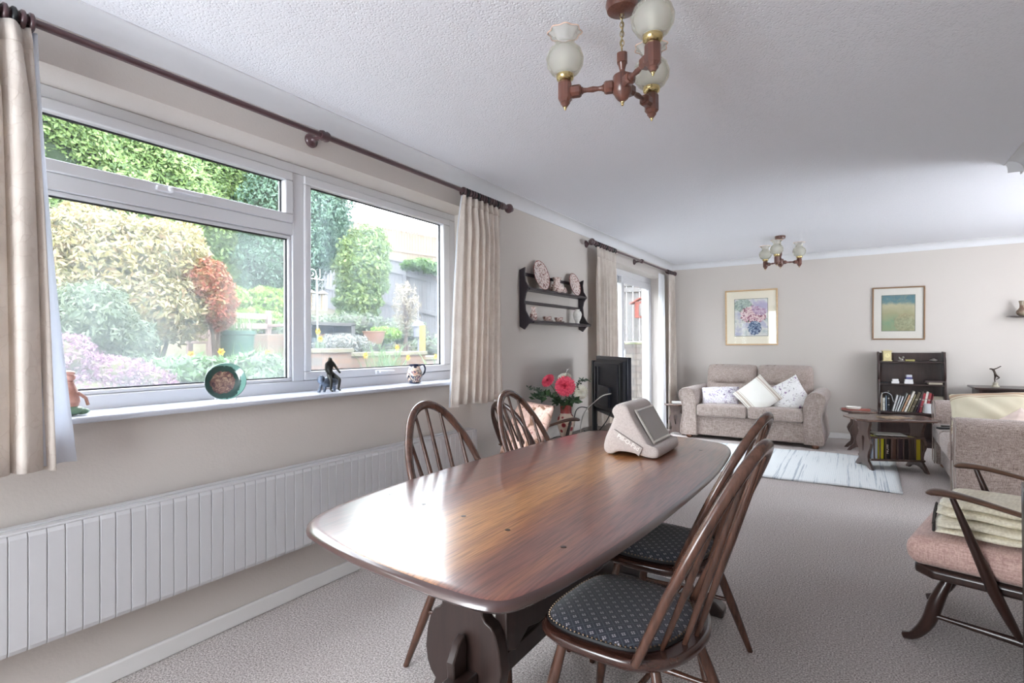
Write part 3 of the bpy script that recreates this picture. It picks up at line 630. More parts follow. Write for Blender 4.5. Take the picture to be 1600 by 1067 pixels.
for z, dy in ((1.0, .05), (.735, .02), (.40, 0), (.07, 0)):
    m = MB(); m.box(bx(BX0+.02), bx(BX1-.02), by(BY0+dy), by(BY1-.01), z-.018, z); m.build('shelf', DARKW, bc, bevel=.002)
m = MB(); m.box(bx(BX0+.02), bx(BX1-.02), by(BY0+.012), by(BY0+.03), 0, .05); m.build('plinth', DARKW, bc)
# books on the third shelf: width, height, colour, lean, kind
bk = [(.012, .215, 'c9b8a0', 2, 'slim pale booklet, leftmost'), (.022, .155, 'd8d8d0', 0, 'short white book near the left end'), (.012, .18, '6f7f8e', 0, 'thin blue-grey book near the left end'),
      (.020, .23, '23262a', 0, 'black book standing upright at the left'), (.018, .20, 'c5c6c8', 14, 'pale grey leaning book, first of the row'), (.014, .195, 'a9abb0', 16, 'mid grey leaning book'), (.014, .19, 'd2d3d6', 17, 'white-grey leaning book'),
      (.012, .23, '8a8f8c', 19, 'thin green-grey leaning book'), (.018, .215, 'b28c6f', 20, 'light brown leaning book'), (.020, .262, 'd9d5cc', 20, 'tall white leaning book in the middle'), (.014, .22, '8f8468', 20, 'olive leaning book'),
      (.026, .25, '5d5340', 20, 'thick dark olive leaning book'), (.020, .26, '3c3632', 20, 'tall charcoal leaning book'), (.014, .20, '50304a', 17, 'dark purple leaning book'), (.024, .235, 'b0434a', 12, 'red leaning book'),
      (.022, .25, 'e3dcd6', 10, 'white-spined book between two red ones'), (.026, .235, 'a8464a', 9, 'dark red leaning book'), (.012, .22, '7b3038', 9, 'thin maroon book at the right end')]
xc = BX0+.030
for i, (w, h, c_, ln, nm) in enumerate(bk):
    a = math.radians(ln); m = MB(); d = .118; m.box(0, w, 0, d, 0, h); o = m.build('book', pm('book_cover_%d' % i, c_, .55), bevel=.0015)
    pg = MB(); pg.box(.0015, w-.0015, .004, d+.001, h, h+.0006); pg.build('pages', bpy.data.materials.get('paper') or pm('paper', 'd8cfbd', .9), o)
    if w > .016:
        bd = MB(); bd.box(.002, w-.002, -.0008, .001, h*.62, h*.68); bd.box(.002, w-.002, -.0008, .001, h*.3, h*.33); bd.build('spine_band', bpy.data.materials.get('pale_spine_print') or pm('pale_spine_print', 'b9b2a4', .6), o)
    o.location = (xc, BY0+.096, .4005); o.rotation_euler = (0, a, 0)
    tag(o, nm+' on the bookcase shelf', 'book', 'books on the third bookcase shelf')
    xc += w/math.cos(a)+.0078+(.014 if i in (3,) else 0)
def simple(name, label, cat, m, mat, loc, rz=0, group=None, bevel=0, smooth=40):
    o = m.build(name, mat, smooth=smooth, bevel=bevel); o.location = loc; o.rotation_euler = (0, 0, rz); return tag(o, label, cat, group)
m = MB()
cb = spline([(.275, 7.79, .50), (.285, 7.785, .60), (.33, 7.78, .63), (.38, 7.785, .60), (.40, 7.80, .53), (.43, 7.80, .49)], 6); m.tube([Vector(p)-Vector((.3, 7.8, .405)) for p in cb], .004, 6); simple('cable', 'pale looped cable hanging over the left books', 'cable', m, pm('grey_cable', 'a9abb0', .5), (.3, 7.8, .405))
m = MB(); m.lathe([(.042, 0), (.047, .10), (.05, .105), (.046, .108), (.043, .10), (.038, .01), (0, .01)], n=24); simple('plant_pot', 'white round pot on the edge of the books shelf', 'pot', m, pm('pot_glaze', 'd5d6d8', .35), (.735, BY0+.048, .401))
m = MB(); m.box(-.05, .05, -.03, .03, 0, .19); simple('storage_box', 'cream box at the right end of the books shelf', 'box', m, pm('cream_card', 'd3cbb7', .7), (.835, 7.93, .401), bevel=.003)
# clock
GOLD = pm('pale_gold', 'd6c99a', .3, .4)
ck = thing('carriage_clock', 'square gold carriage clock on top left of the bookcase', 'clock', (.345, 7.865, 1.0005), .15)
m = MB(); m.box(-.05, .05, -.035, .035, 0, .012); m.box(-.042, .042, -.03, .03, .012, .118); m.box(-.052, .052, -.038, .038, .118, .128); m.build('case', GOLD, ck, bevel=.003)
m = MB(); m.lathe([(.026, 0), (.026, .003), (0, .003)], n=24, M=Matrix.Translation((0, -.03, .068)) @ Matrix.Rotation(PI/2, 4, 'X')); m.build('dial', pm('dial_ivory', 'e6dba8', .4), ck)
m = MB(); m.bar((0, -.034, .068), (0, -.034, .086), .002, .001); m.bar((0, -.034, .068), (.012, -.034, .06), .002, .001); m.build('hands', BLACK, ck)
m = MB(); m.tube(spline([(-.02, 0, .128), (-.015, 0, .138), (.015, 0, .138), (.02, 0, .128)], 5), .002, 6); m.build('handle', GOLD, ck)
# little things
SILV = pm('pewter', '8f8a86', .35, .7)
m = MB(); m.ball((0, 0, .02), (.025, .018, .02)); m.ball((.02, 0, .045), (.013, .012, .014)); m.ball((-.02, 0, .035), (.012, .01, .02)); m.box(-.03, .03, -.02, .02, 0, .008); simple('ornament', 'small pewter animal ornament beside the gold clock', 'ornament', m, SILV, (.485, 7.865, 1.0005), smooth=60)
m = MB(); m.box(-.045, .045, -.025, .025, 0, .022); simple('ornament_box', 'flat gold-green trinket box on top of the bookcase', 'box', m, pm('olive_gold', '9c945f', .4, .3), (.57, 7.87, 1.0005), bevel=.003)
m = MB(); m.lathe([(.02, 0), (.04, .008), (.045, .016), (.02, .026), (.006, .034), (0, .034)], n=20); simple('trinket_dish', 'low dark lidded dish at right end of the bookcase top', 'dish', m, SILV, (.79, 7.87, 1.0005))
for n_, (x_, ws) in enumerate(((.425, [.075, .06]), (.555, [.085, .075, .06, .055]))):
    z_ = .7355
    for j, w in enumerate(ws):
        hh = .026; m = MB(); m.box(-w/2, w/2, -.03, .03, 0, hh)
        cols = 'e0dfe0' if not (n_ == 1 and j >= 2) else ('4a4a7a' if j == 2 else 'b9bac4')
        pos = ['bottom', 'second', 'third', 'top'][j] if len(ws) == 4 else ['bottom', 'top'][j]
        simple('small_box', '%s white box of the %s stack on the bookcase middle shelf' % (pos, 'left, two-high' if n_ == 0 else 'right, four-high') if cols == 'e0dfe0' else '%s blue-marked box of the four-high stack' % pos, 'box', m, pm('card_box_%d%d' % (n_, j), cols, .6), (x_, 7.86, z_), .05*j, 'small boxes on the bookcase', bevel=.001); z_ += hh+.0004
for j, (w, c_, lb) in enumerate(((.13, 'a79d8c', 'thin beige book lying flat under the dark album'), (.18, '3a2c2c', 'dark album lying flat at the right of the middle shelf'))):
    m = MB(); m.box(-w/2, w/2, -.06, .06, 0, .022); simple('flat_book', lb, 'book', m, pm('flat_book_%d' % j, c_, .6), (.80-.01*j, 7.87, .7355+.0225*j), .03, 'books lying flat on the middle shelf', bevel=.002)
m = MB(); m.box(-.045, .045, -.03, .03, 0, .012); m.box(.055, .085, -.02, .02, 0, .01); simple('spectacle_case', 'dark spectacle case at left of the middle shelf', 'case', m, BLACK, (.315, 7.86, .7355), 0, bevel=.002)

# ------------------------------------------------------------------ low cabinet, statue, screen, wall shelf
lc = thing('low_cabinet', 'low dark wood cabinet behind the near sofa under the wall shelf', 'cabinet', (1.66, 7.72, 0))
m = MB(); m.box(-.56, .56, -.23, .24, .715, .735); m.build('top', DARKW, lc, bevel=.004)
m = MB(); m.box(-.52, -.50, -.2, .22, .05, .715); m.box(.50, .52, -.2, .22, .05, .715); m.box(-.5, .5, .2, .22, .05, .715); m.box(-.5, .5, -.2, .2, .05, .07); m.box(-.5, .5, -.2, .2, .40, .42); m.box(.02, .04, -.2, .2, .42, .715); m.build('carcass', DARKWZ, lc)
m = MB(); m.box(-.5, .0, -.205, -.19, .08, .39); m.box(.01, .5, -.205, -.19, .08, .39); m.build('doors', DARKWZ, lc, bevel=.003)
m = MB(); m.box(-.52, .52, -.18, .2, 0, .05); m.build('plinth', DARKWZ, lc)
m = MB(); m.lathe([(.035, 0), (.045, .05), (.04, .09), (.043, .1), (0, .1)], n=18); simple('tin', 'pale tin standing inside the low cabinet', 'tin', m, pm('tin', 'a8a4a4', .35, .4), (1.62, 7.62, .4205))
BRZ = pm('dark_bronze', '3c2f27', .4, .5); MARB = pm('pale_stone_base', 'a79f8f', .5)
def skinfig(name, pts, edges, rad, mat, parent=None, loc=(0, 0, 0), rz=0, sub=2):
    me = bpy.data.meshes.new(name); me.from_pydata(pts, edges, []); o = bpy.data.objects.new(name, me); COL.objects.link(o)
    me.materials.append(mat); md = o.modifiers.new('skin', 'SKIN')
    for i, r in enumerate(rad): me.skin_vertices[0].data[i].radius = (r, r)
    me.skin_vertices[0].data[0].use_root = True
    md.use_smooth_shade = True; q = o.modifiers.new('sub', 'SUBSURF'); q.levels = sub; q.render_levels = sub
    if parent: o.parent = parent
    o.location = loc; o.rotation_euler = (0, 0, rz); return o
sg = thing('athlete_statuette', 'slim dark bronze figure of a bending athlete on a stone base', 'statuette', (1.30, 7.70, .7355))
m = MB(); m.lathe([(.035, 0), (.035, .012), (.024, .016), (.02, .03), (.024, .036), (.018, .05), (.0, .05)], n=18); m.build('base', MARB, sg)
P_ = [(0, 0, .135), (-.006, 0, .165), (-.018, 0, .19), (-.036, 0, .197), (-.048, 0, .193), (-.006, .012, .192), (.02, .012, .205), (.042, .01, .222), (.052, .01, .226), (-.022, -.016, .186), (-.012, -.016, .155), (.004, -.012, .128),
      (.0, .008, .11), (-.004, .006, .08), (-.002, .004, .052), (-.018, .004, .05), (.018, -.01, .115), (.034, -.01, .102), (.018, -.01, .09), (.004, -.01, .078)]
E_ = [(0, 1), (1, 2), (2, 3), (3, 4), (2, 5), (5, 6), (6, 7), (7, 8), (2, 9), (9, 10), (10, 11), (0, 12), (12, 13), (13, 14), (14, 15), (0, 16), (16, 17), (17, 18), (18, 19)]
R_ = [.011, .010, .012, .007, .012, .007, .006, .005, .006, .006, .005, .004, .009, .007, .005, .004, .009, .007, .005, .004]
skinfig('figure', P_, E_, R_, BRZ, sg)
ps = thing('picture_screen', 'small dark green framed screen on the low cabinet at the right edge', 'screen', (1.615, 7.70, .7355), -.1)
m = MB(); m.box(-.07, .07, -.015, .015, 0, .19); m.build('frame', pm('dark_frame_black', '24201f', .4), ps, bevel=.012, segs=4)
m = MB(); m.box(-.058, .058, -.018, -.0145, .015, .175); m.build('screen', pm('green_glass', '2c3f38', .15, noise=(8, '41584f')), ps)
ws = thing('wall_shelf', 'small dark wooden wall shelf at the right edge of the far wall', 'shelf', (1.70, FY-.09, 1.49))
m = MB(); m.prism([(-.255, .018), (.255, .018), (.255, .012), (.22, 0), (-.19, 0), (-.235, .010)], -.07, .088, 'y'); m.build('board', DARKW, ws, bevel=.003)
m = MB(); m.prism([(.085, 0), (-.04, 0), (.0, -.05), (.06, -.09), (.085, -.10)], -.01, .01, 'x', off=(.1, 0, 0)); m.build('bracket', DARKWZ, ws)
m = MB(); m.lathe([(.02, 0), (.036, .012), (.048, .035), (.046, .055), (.03, .075), (.018, .095), (.017, .125), (.026, .165), (.022, .165), (.013, .125), (.0, .12)], n=24); simple('glass_vase', 'brown and smoky glass vase on the small wall shelf', 'vase', m, pm('smoky_glaze', '6e5548', .15, noise=(14, '9a917c')), (1.565, FY-.09, 1.509))

# ------------------------------------------------------------------ framed pictures
def framed(name, label, xc, zc, w, h, fwid, fmat, matcol, aw, ah, artmat, azo=0, roll=0):
    t = thing(name, label, 'picture', (xc, FY, zc), 0); t.rotation_euler = (0, roll, 0)
    m = MB(); m.box(-w/2, w/2, -.022, -.001, h/2-fwid, h/2); m.box(-w/2, w/2, -.022, -.001, -h/2, -h/2+fwid); m.box(-w/2, -w/2+fwid, -.022, -.001, -h/2+fwid, h/2-fwid); m.box(w/2-fwid, w/2, -.022, -.001, -h/2+fwid, h/2-fwid); m.build('frame', fmat, t, bevel=.004)
    m = MB(); m.box(-w/2+fwid, w/2-fwid, -.008, -.002, -h/2+fwid, h/2-fwid); m.build('mount', pm(name+'_mount', matcol, .8), t)
    m = MB(); m.box(-aw/2-.006, aw/2+.006, -.0088, -.0078, -ah/2-.006+azo, ah/2+.006+azo); m.build('mount_line', pm(name+'_line', '6d7264', .7), t)
    m = MB(); m.box(-aw/2, aw/2, -.0098, -.0086, -ah/2+azo, ah/2+azo); m.build('print', artmat, t)
    k_ = bpy.data.materials.get('picture_glass')
    if not k_:
        kk = N('picture_glass'); tr = kk.n('BsdfTransparent'); gl = kk.n('BsdfGlossy', {'Roughness': .03}); lw = kk.n('LayerWeight', {'Blend': .5}); fr = kk.math('ADD', kk.math('MULTIPLY', kk.math('POWER', lw.outputs['Facing'], 5.0), .8), .02); ms = kk.n('MixShader', {0: fr, 1: tr.outputs[0], 2: gl.outputs[0]}); kk.t.links.new(ms.outputs[0], kk.t.nodes['Material Output'].inputs[0]); kk.t.nodes.remove(kk.b); k_ = kk.m
    m = MB(); m.box(-w/2+fwid, w/2-fwid, -.0145, -.0135, -h/2+fwid, h/2-fwid); m.build('glass', k_, t, smooth=0)
    return t
# flower watercolour: blooms in a blue vase
k = N('flower_watercolour'); cx_, _y, cz_ = k.sep(k.co())[0:3]
n1 = k.noise(k.co(), 42, 4, .7, .6); n2 = k.noise(k.co(loc=(3, 1, 2)), 22, 3, .6, .5); n3 = k.noise(k.co(loc=(7, 3, 1)), 9, 2)
bgc = k.ramp(n3, [(.35, 'b9c4c4'), (.5, 'e0e0da'), (.65, 'bdbdcf')])
def ell(cx, cz, rx, rz, soft=.25):
    a = k.math('DIVIDE', k.math('SUBTRACT', cx_, cx), rx); b_ = k.math('DIVIDE', k.math('SUBTRACT', cz_, cz), rz)
    d = k.math('SQRT', k.math('ADD', k.math('MULTIPLY', a, a), k.math('MULTIPLY', b_, b_)))
    d = k.math('ADD', d, k.math('MULTIPLY', k.math('SUBTRACT', n1, .5), .8)); return k.math('LESS_THAN', d, 1.0)
bl_ = k.ramp(n1, [(.36, '4f6b58'), (.44, 'a23c6a'), (.5, 'e9c9cf'), (.58, 'f1ece2'), (.66, 'c05a86')])
c = k.mix(k.math('MULTIPLY', ell(-.11, .17, .12, .09), .75), bgc, k.ramp(n1, [(.4, '5c7a6c'), (.6, 'b7cabd')]))
c = k.mix(ell(.03, .04, .17, .12), c, bl_); c = k.mix(k.math('MULTIPLY', ell(.12, .13, .11, .10), .5), c, lin('b3a0c6'))
c = k.mix(ell(.045, -.145, .085, .095), c, k.ramp(n1, [(.4, '2f3f62'), (.5, '62799c'), (.62, 'c4d0dc')])); k.B(Base_Color=c, Roughness=.8); ART1 = k.m
framed('flower_picture', 'framed watercolour of pink flowers in a blue vase above the far sofa', -1.187, 1.584, .672, .772, .02, wood('pale_gold_frame', 'b89468', 'd6b78c', 0, .4), 'f2ebd8', .42, .51, ART1, 0)
k = N('meadow_print'); cx_, _y, cz_ = k.sep(k.co())[0:3]; n1 = k.noise(k.co(), 30, 4, .7, .6); n3 = k.noise(k.co(loc=(7, 3, 1)), 8, 3)
zz = k.math('ADD', cz_, k.math('MULTIPLY', k.math('SUBTRACT', n3, .5), .16))
c = k.ramp(k.math('ADD', k.math('MULTIPLY', zz, 2.0), .5), [(.05, '8c9a78'), (.3, '7d9a7c'), (.5, 'a39f7d'), (.68, 'b8b193'), (.78, '5b8089'), (.95, '4f7480')])
c = k.mix(k.math('MULTIPLY', ell(.08, -.12, .12, .12), .5), c, k.ramp(n1, [(.4, '96805f'), (.6, 'c0b092')])); c = k.mix(k.ramp(k.noise(k.co(loc=(5, 5, 5)), 14, 4, .7, 1), [(.45, (0, 0, 0)), (.6, (140, 140, 140))]), c, lin('a39f7d'))
c = k.mix(k.ramp(n1, [(.4, (90, 90, 90)), (.7, (0, 0, 0))]), c, lin('7f8f80')); k.B(Base_Color=c, Roughness=.8); ART2 = k.m
framed('landscape_picture', 'framed blue-green meadow print in a thin bronze frame above the bookcase', .470, 1.581, .525, .645, .016, pm('bronze_frame', '8a6b4f', .35, .3), 'd8d4cc', .325, .432, ART2, 0.003, .012)
# ------------------------------------------------------------------ television on stand, low bench, vase of flowers
tvb = thing('low_bench', 'low dark bench along the window wall carrying the television stand', 'bench', (-2.0, 4.55, 0))
m = MB(); m.box(-.26, .24, -.70, .75, .365, .39); m.build('top', pm('slate_brown_top', '4a403c', .4), tvb, bevel=.004)
m = MB(); m.box(-.22, .20, -.66, -.63, 0, .365); m.box(-.22, .20, .67, .70, 0, .365); m.box(-.22, .20, -.63, .67, .12, .14); m.build('sides', DARKWZ, tvb)
tv = thing('television', 'flat black television on a stand, seen from its back beside the patio door', 'television', (-1.78, 4.37, .39)); tv.rotation_euler = (0, 0, math.atan2(-.68, .565))
# local x along the width, +y = screen side, back at -y
TVB = pm('tv_back_plastic', '1b1d24', .45, bump=(60, .1)); TVC = pm('tv_bezel', '20222c', .35)
m = MB(); m.box(-.44, .44, -.0, .035, .20, .725); m.build('panel', TVC, tv, bevel=.006)
m = MB(); m.loft([[Vector((-.40, -.0, .23)), Vector((.40, -.0, .23)), Vector((.40, -.0, .70)), Vector((-.40, -.0, .70))], [Vector((-.34, -.05, .26)), Vector((.34, -.05, .26)), Vector((.34, -.05, .665)), Vector((-.34, -.05, .665))]]); m.build('back_cover', TVB, tv, bevel=.004)
m = MB(); m.box(-.15, .17, -.075, -.05, .30, .47); m.box(-.3, -.27, -.06, -.05, .32, .63); m.box(-.2, -.17, -.06, -.05, .32, .63); m.build('connector_box', TVC, tv, bevel=.004)
m = MB(); m.box(-.42, .42, .0345, .0365, .23, .705); m.build('screen', pm('black_screen', '0a0b0d', .12), tv)
for x_ in (-.42, .36):
    m = MB(); m.box(x_-.02, x_+.02, -.045, -.005, .0, .68); m.build('stand_post', BLACK, tv, bevel=.003)
m = MB(); m.box(-.46, .42, -.12, .06, 0, .018); m.build('stand_base', BLACK, tv, bevel=.004)
def cable(label, pts, r, mat): m = MB(); m.tube(spline(pts, 8), r, 6); return tag(m.build('cable', mat, smooth=60), label, 'cable', 'cables behind the television')
cable('white cable curving into the back of the television', [(-1.66, 4.10, .82), (-1.73, 4.08, .80), (-1.82, 4.10, .735), (-1.91, 4.12, .65), (-1.97, 4.17, .53), (-1.99, 4.22, .397)], .0045, pm('white_cable', 'd5d3cf', .5))
cable('black cable looping down behind the television', [(-2.06, 4.50, .64), (-2.06, 4.36, .66), (-2.04, 4.22, .64), (-2.02, 4.13, .55), (-2.03, 4.10, .45), (-1.98, 4.12, .398), (-1.86, 4.14, .43), (-1.74, 4.16, .57), (-1.70, 4.18, .66)], .0045, BLACK)
m = MB(); m.box(0, .008, -.04, .04, -.055, .055); m.box(.008, .012, -.008, .008, -.012, .012); simple('light_switch', 'white light switch on the wall left of the patio curtain', 'switch', m, pm('switch_white', 'c9c4be', .4), (WX, 5.12, 1.455), bevel=.002)
m = MB(); m.lathe([(.012, 0), (.012, .012), (.02, .016), (.02, .022), (0, .024)], M=Matrix.Rotation(PI/2, 4, 'Y')); simple('curtain_hook', 'small dark tieback hook on the wall left of the television', 'hook', m, RODM, (WX, 4.47, .83))

vs = thing('flower_vase', 'red and cream vase on the low bench by the window wall', 'vase', (-1.975, 3.90, .3905))
k = N('red_blotched_glaze'); vo = k.n('TexVoronoi', {'Vector': k.co(), 'Scale': 21.0}); z = k.sep(k.co())[2]
c = k.ramp(vo.outputs['Distance'], [(.0, '6a2a30'), (.28, 'a33c42'), (.36, 'b05a58'), (.42, 'e6d2bf')]); c = k.mix(k.math('GREATER_THAN', z, .272), c, lin('a84a48')); k.B(Base_Color=c, Roughness=.18, Coat_Weight=.5)
m = MB(); m.lathe([(.045, 0), (.05, .01), (.042, .03), (.04, .07), (.055, .12), (.07, .17), (.074, .205), (.066, .24), (.048, .265), (.045, .285), (.047, .325), (.050, .34), (.045, .34), (.042, .30), (0, .29)], n=32); m.build('body', k.m, vs, smooth=60)
def petals(name, c, r, layers, col, up_, parent, n0=16, pw=.2, tip=.0):
    """mum / dahlia head"""
    M_ = Vector(up_).normalized().to_track_quat('Z', 'Y').to_matrix().to_4x4(); m = MB()
    for L in range(layers):
        e = L/(layers-1); ang = math.radians(4+78*e); n = max(5, int(n0*(1-.5*e))); ln = r*(1-.45*e)
        for i in range(n):
            a = 2*PI*(i+.5*(L % 2))/n+random.uniform(-.05, .05); w = ln*pw; V = []
            for s_, ww in ((.12, .5), (.5, 1), (.85, .8), (1, .12)):
                rr = ln*s_*math.cos(ang); zz = ln*s_*math.sin(ang)*.62-.10*r*s_*s_*(1-e); cc = w*ww
                ca, sa = math.cos(a), math.sin(a)
                for sd, dz in ((-1, .15), (0, 0), (1, .15)): V.append(M_ @ Vector((rr*ca-sd*cc*sa, rr*sa+sd*cc*ca, zz+dz*cc))+Vector(c))
            b = len(m.v); m.v += [tuple(q) for q in V]
            for q in range(3):
                for w_ in range(2): m.f.append((b+q*3+w_, b+q*3+w_+1, b+q*3+4+w_, b+q*3+3+w_))
    return m.build(name, col, parent, smooth=60)
def petmat(name, c1, c2, sp):
    k = N(name); g = k.n('NewGeometry'); k.B(Base_Color=k.ramp(g.outputs['Random Per Island'], [(0, c1), (1, c2)]), Roughness=.6); k.B(Subsurface_Weight=0.0); return k.m
CORAL = petmat('coral_petals', 'd02a4a', 'f0607a', 1); ROSE = petmat('deep_rose_petals', 'c43350', 'e25a70', 1); IVORY = petmat('ivory_petals', 'e6e3cf', 'f6f3ea', 1)
tocam = Vector((.45, -.88, .15))
FG = 'flowers in the red and cream vase'
GREENL = petmat('dark_leaves', '2a3f2c', '49643f', 1); EUC = petmat('grey_green_leaves', '3c4a40', '6a786a', 1); STEM = pm('green_stem', '49603a', .6)
def flower(name, label, c, r, layers, col, n0, pw, d):
    t = thing(name, label, 'flower', tuple(c), 0, FG)
    petals('petals', (0, 0, 0), r, layers, col, d, t, n0, pw)
    v0 = Vector((-1.975, 3.90, .69))-Vector(c); m = MB(); m.tube(spline([(0, 0, 0), tuple(v0*.5+Vector((0, .012, .0))), tuple(v0)], 5), .003, 5); m.build('stem', STEM, t); return t
flower('chrysanthemum', 'big coral pink bloom at the front of the vase', (-1.96, 3.86, .885), .088, 9, CORAL, 26, .12, (.45, -.88, .12))
flower('chrysanthemum', 'deep pink bloom at the left of the vase, seen from its side', (-2.13, 3.88, .925), .064, 6, ROSE, 18, .2, (-.15, -.75, .5))
flower('chrysanthemum', 'ivory bloom low at the right behind the coral one', (-1.865, 3.96, .835), .062, 8, IVORY, 22, .16, (.7, -.6, .1))
flower('chrysanthemum', 'ivory bloom at the top behind the coral one', (-2.02, 3.97, .955), .062, 7, IVORY, 20, .18, (.1, -.4, .9))
def leafspray(name, label, pts, mat, n, size, seed):
    R = random.Random(seed); P = spline(pts, 8); t = thing(name, label, 'foliage', tuple(pts[0]), 0, FG); o0 = Vector(pts[0]); m = MB(); m.tube([p-o0 for p in P], .002, 5); m.build('stem', STEM, t); m = MB()
    for i in range(n):
        q = P[int(len(P)*(.25+.75*i/n))-1]-o0; d = Vector((R.uniform(-1, 1), R.uniform(-1, 1), R.uniform(-.4, .8))).normalized(); s_ = size*R.uniform(.7, 1.2); sd = d.cross(Vector((R.uniform(-1, 1), R.uniform(-1, 1), 1))).normalized()
        m.add([q, q+d*s_*.5+sd*s_*.28, q+d*s_*1.0, q+d*s_*.5-sd*s_*.28, q+d*s_*.5+Vector((0, 0, .003))], [(0, 1, 4), (1, 2, 4), (2, 3, 4), (3, 0, 4)])
    m.build('leaves', mat, t, smooth=0)
b0 = (-1.975, 3.90, .70)
leafspray('eucalyptus_sprig', 'long grey-green sprig reaching left from the vase', [b0, (-2.08, 3.84, .80), (-2.18, 3.80, .85), (-2.255, 3.76, .872)], EUC, 60, .036, 1)
leafspray('eucalyptus_sprig', 'grey-green sprig rising right of the coral bloom', [b0, (-1.90, 3.93, .85), (-1.87, 3.98, .93), (-1.80, 4.0, .92)], EUC, 44, .036, 2)
leafspray('leaf_sprig', 'broad dark leaves hanging left over the vase rim', [b0, (-2.05, 3.82, .79), (-2.13, 3.77, .80), (-2.18, 3.74, .78)], GREENL, 34, .07, 3)
leafspray('leaf_sprig', 'broad dark leaves below the ivory bloom at the right', [b0, (-1.91, 3.87, .77), (-1.87, 3.86, .77)], GREENL, 30, .065, 4)
leafspray('leaf_sprig', 'broad dark leaves in the middle under the coral bloom', [b0, (-1.99, 3.85, .76), (-2.04, 3.82, .755)], GREENL, 36, .065, 5)
leafspray('gypsophila_sprig', 'fine white sprig standing above the coral bloom', [b0, (-1.99, 3.95, .9), (-1.99, 3.96, 1.0), (-1.965, 3.97, 1.02)], pm('white_tiny_blooms', 'e8e6e4', .8), 30, .014, 6)

# ------------------------------------------------------------------ curtains, poles
k = N('cream_embroidered_curtain'); v = k.co(space='Object')
wv = k.n('TexVoronoi', {'Vector': k.mix(.25, k.co(), k.n('TexNoise', {'Vector': k.co(), 'Scale': 7.0}).outputs['Color']), 'Scale': 14.0}, feature='DISTANCE_TO_EDGE'); l1 = k.ramp(wv.outputs['Distance'], [(.0, (255, 255, 255)), (.028, (0, 0, 0))])
ns = k.noise(k.co(), 9, 3); c = k.ramp(ns, [(.35, 'd6ccc3'), (.65, 'e6ded6')]); c = k.mix(k.math('MULTIPLY', l1, .3), c, lin('b8a598'))
k.B(Base_Color=c, Roughness=.95, Sheen_Weight=.2)
tl = k.n('BsdfTranslucent', {'Color': lin('efe6de')}); ms = k.n('MixShader', {0: .28, 1: k.b.outputs[0], 2: tl.outputs[0]}); k.t.links.new(ms.outputs[0], k.t.nodes['Material Output'].inputs[0])
k.bump(k.math('ADD', k.noise(k.co(scale=(1, 1, .15)), 240, 2), k.math('MULTIPLY', l1, .8)), .4, .002); CURT = k.m
k = N('curtain_lining'); k.B(Base_Color=lin('e9ebf0'), Roughness=.9); tl = k.n('BsdfTranslucent', {'Color': lin('eef2fa')}); ms = k.n('MixShader', {0: .45, 1: k.b.outputs[0], 2: tl.outputs[0]}); k.t.links.new(ms.outputs[0], k.t.nodes['Material Output'].inputs[0]); LINING = k.m
def curtain(name, label, yt0, yt1, yb0, yb1, zt, zb, npl, amp, x0, seed, loc, lining=0, group='cream curtains', extra=False):
    """hung cloth along y; ys are world, mesh local to loc"""
    R = random.Random(seed); ph = [R.uniform(0, 6) for _ in range(8)]; t = thing(name, label, 'curtain', loc, 0, group); lx, ly, lz = loc
    nu, nv = npl*14, 26
    def fn(u, v, dx=0):
        e = v**.7; y_ = (yt0+(yt1-yt0)*u)*(1-e)+(yb0+(yb1-yb0)*u)*e; z_ = zt+(zb-zt)*v
        top = min(1, v*6); q = u*npl*2*PI
        sh = math.sin(q+.5*math.sin(q+ph[0])*top+.9*math.sin(u*5+ph[1])*v)
        a = amp*(.45+.55*top)*(1+.35*math.sin(u*7+ph[2]))
        x_ = x0+a*sh+.012*math.sin(v*3+u*4+ph[3])*v
        y_ += .012*math.cos(q*1.0+ph[4])*top
        return Vector((x_-lx+dx, y_-ly, z_-lz+(.008*math.sin(u*9+ph[5]) if v > .99 else 0)))
    m = MB(); m.grid(fn, nu, nv); m.build('cloth', CURT, t, smooth=70, solid=.004)
    if lining:
        m = MB(); m.grid(lambda u, v: fn(lining[0]+(lining[1]-lining[0])*u, v, -.012), 30, nv); m.build('lining', LINING, t, smooth=70, solid=.002)
    if extra:
        m = MB(); m.grid(lambda u, v: Vector((-2.205-lx+.012*math.sin(u*9+v*4)+.01*v, .575+(.045+.10*v**1.2)*u+.0*v-ly, zt+(zb+.015-zt)*v-lz)), 16, nv); m.build('lining', LINING, t, smooth=70, solid=.002)
    m = MB(); m.grid(lambda u, v: fn(u, v*.045, .004), nu, 3); m.build('heading_tape', CURT, t, smooth=70, solid=.003)
    return t
curtain('curtain', 'cream embroidered curtain at the left edge of the dining window, in the foreground', .10, .595, .0, .665, 2.225, .825, 8, .028, -2.175, 3, (-2.175, .4, .83), 0, extra=True)
curtain('curtain', 'cream curtain at the right end of the dining window', 2.82, 3.255, 2.69, 3.30, 2.225, .822, 7, .026, -2.185, 5, (-2.18, 3.0, .83), (0, .12))
curtain('curtain', 'full-length cream curtain left of the patio door beside the television', 5.03, 5.54, 5.03, 5.58, 2.215, .02, 6, .024, -2.185, 9, (-2.18, 5.3, 0.02))
curtain('curtain', 'full-length cream curtain in the far corner right of the patio door', 7.56, 7.84, 7.50, 7.88, 2.215, .02, 5, .022, -2.185, 12, (-2.18, 7.7, 0.02))
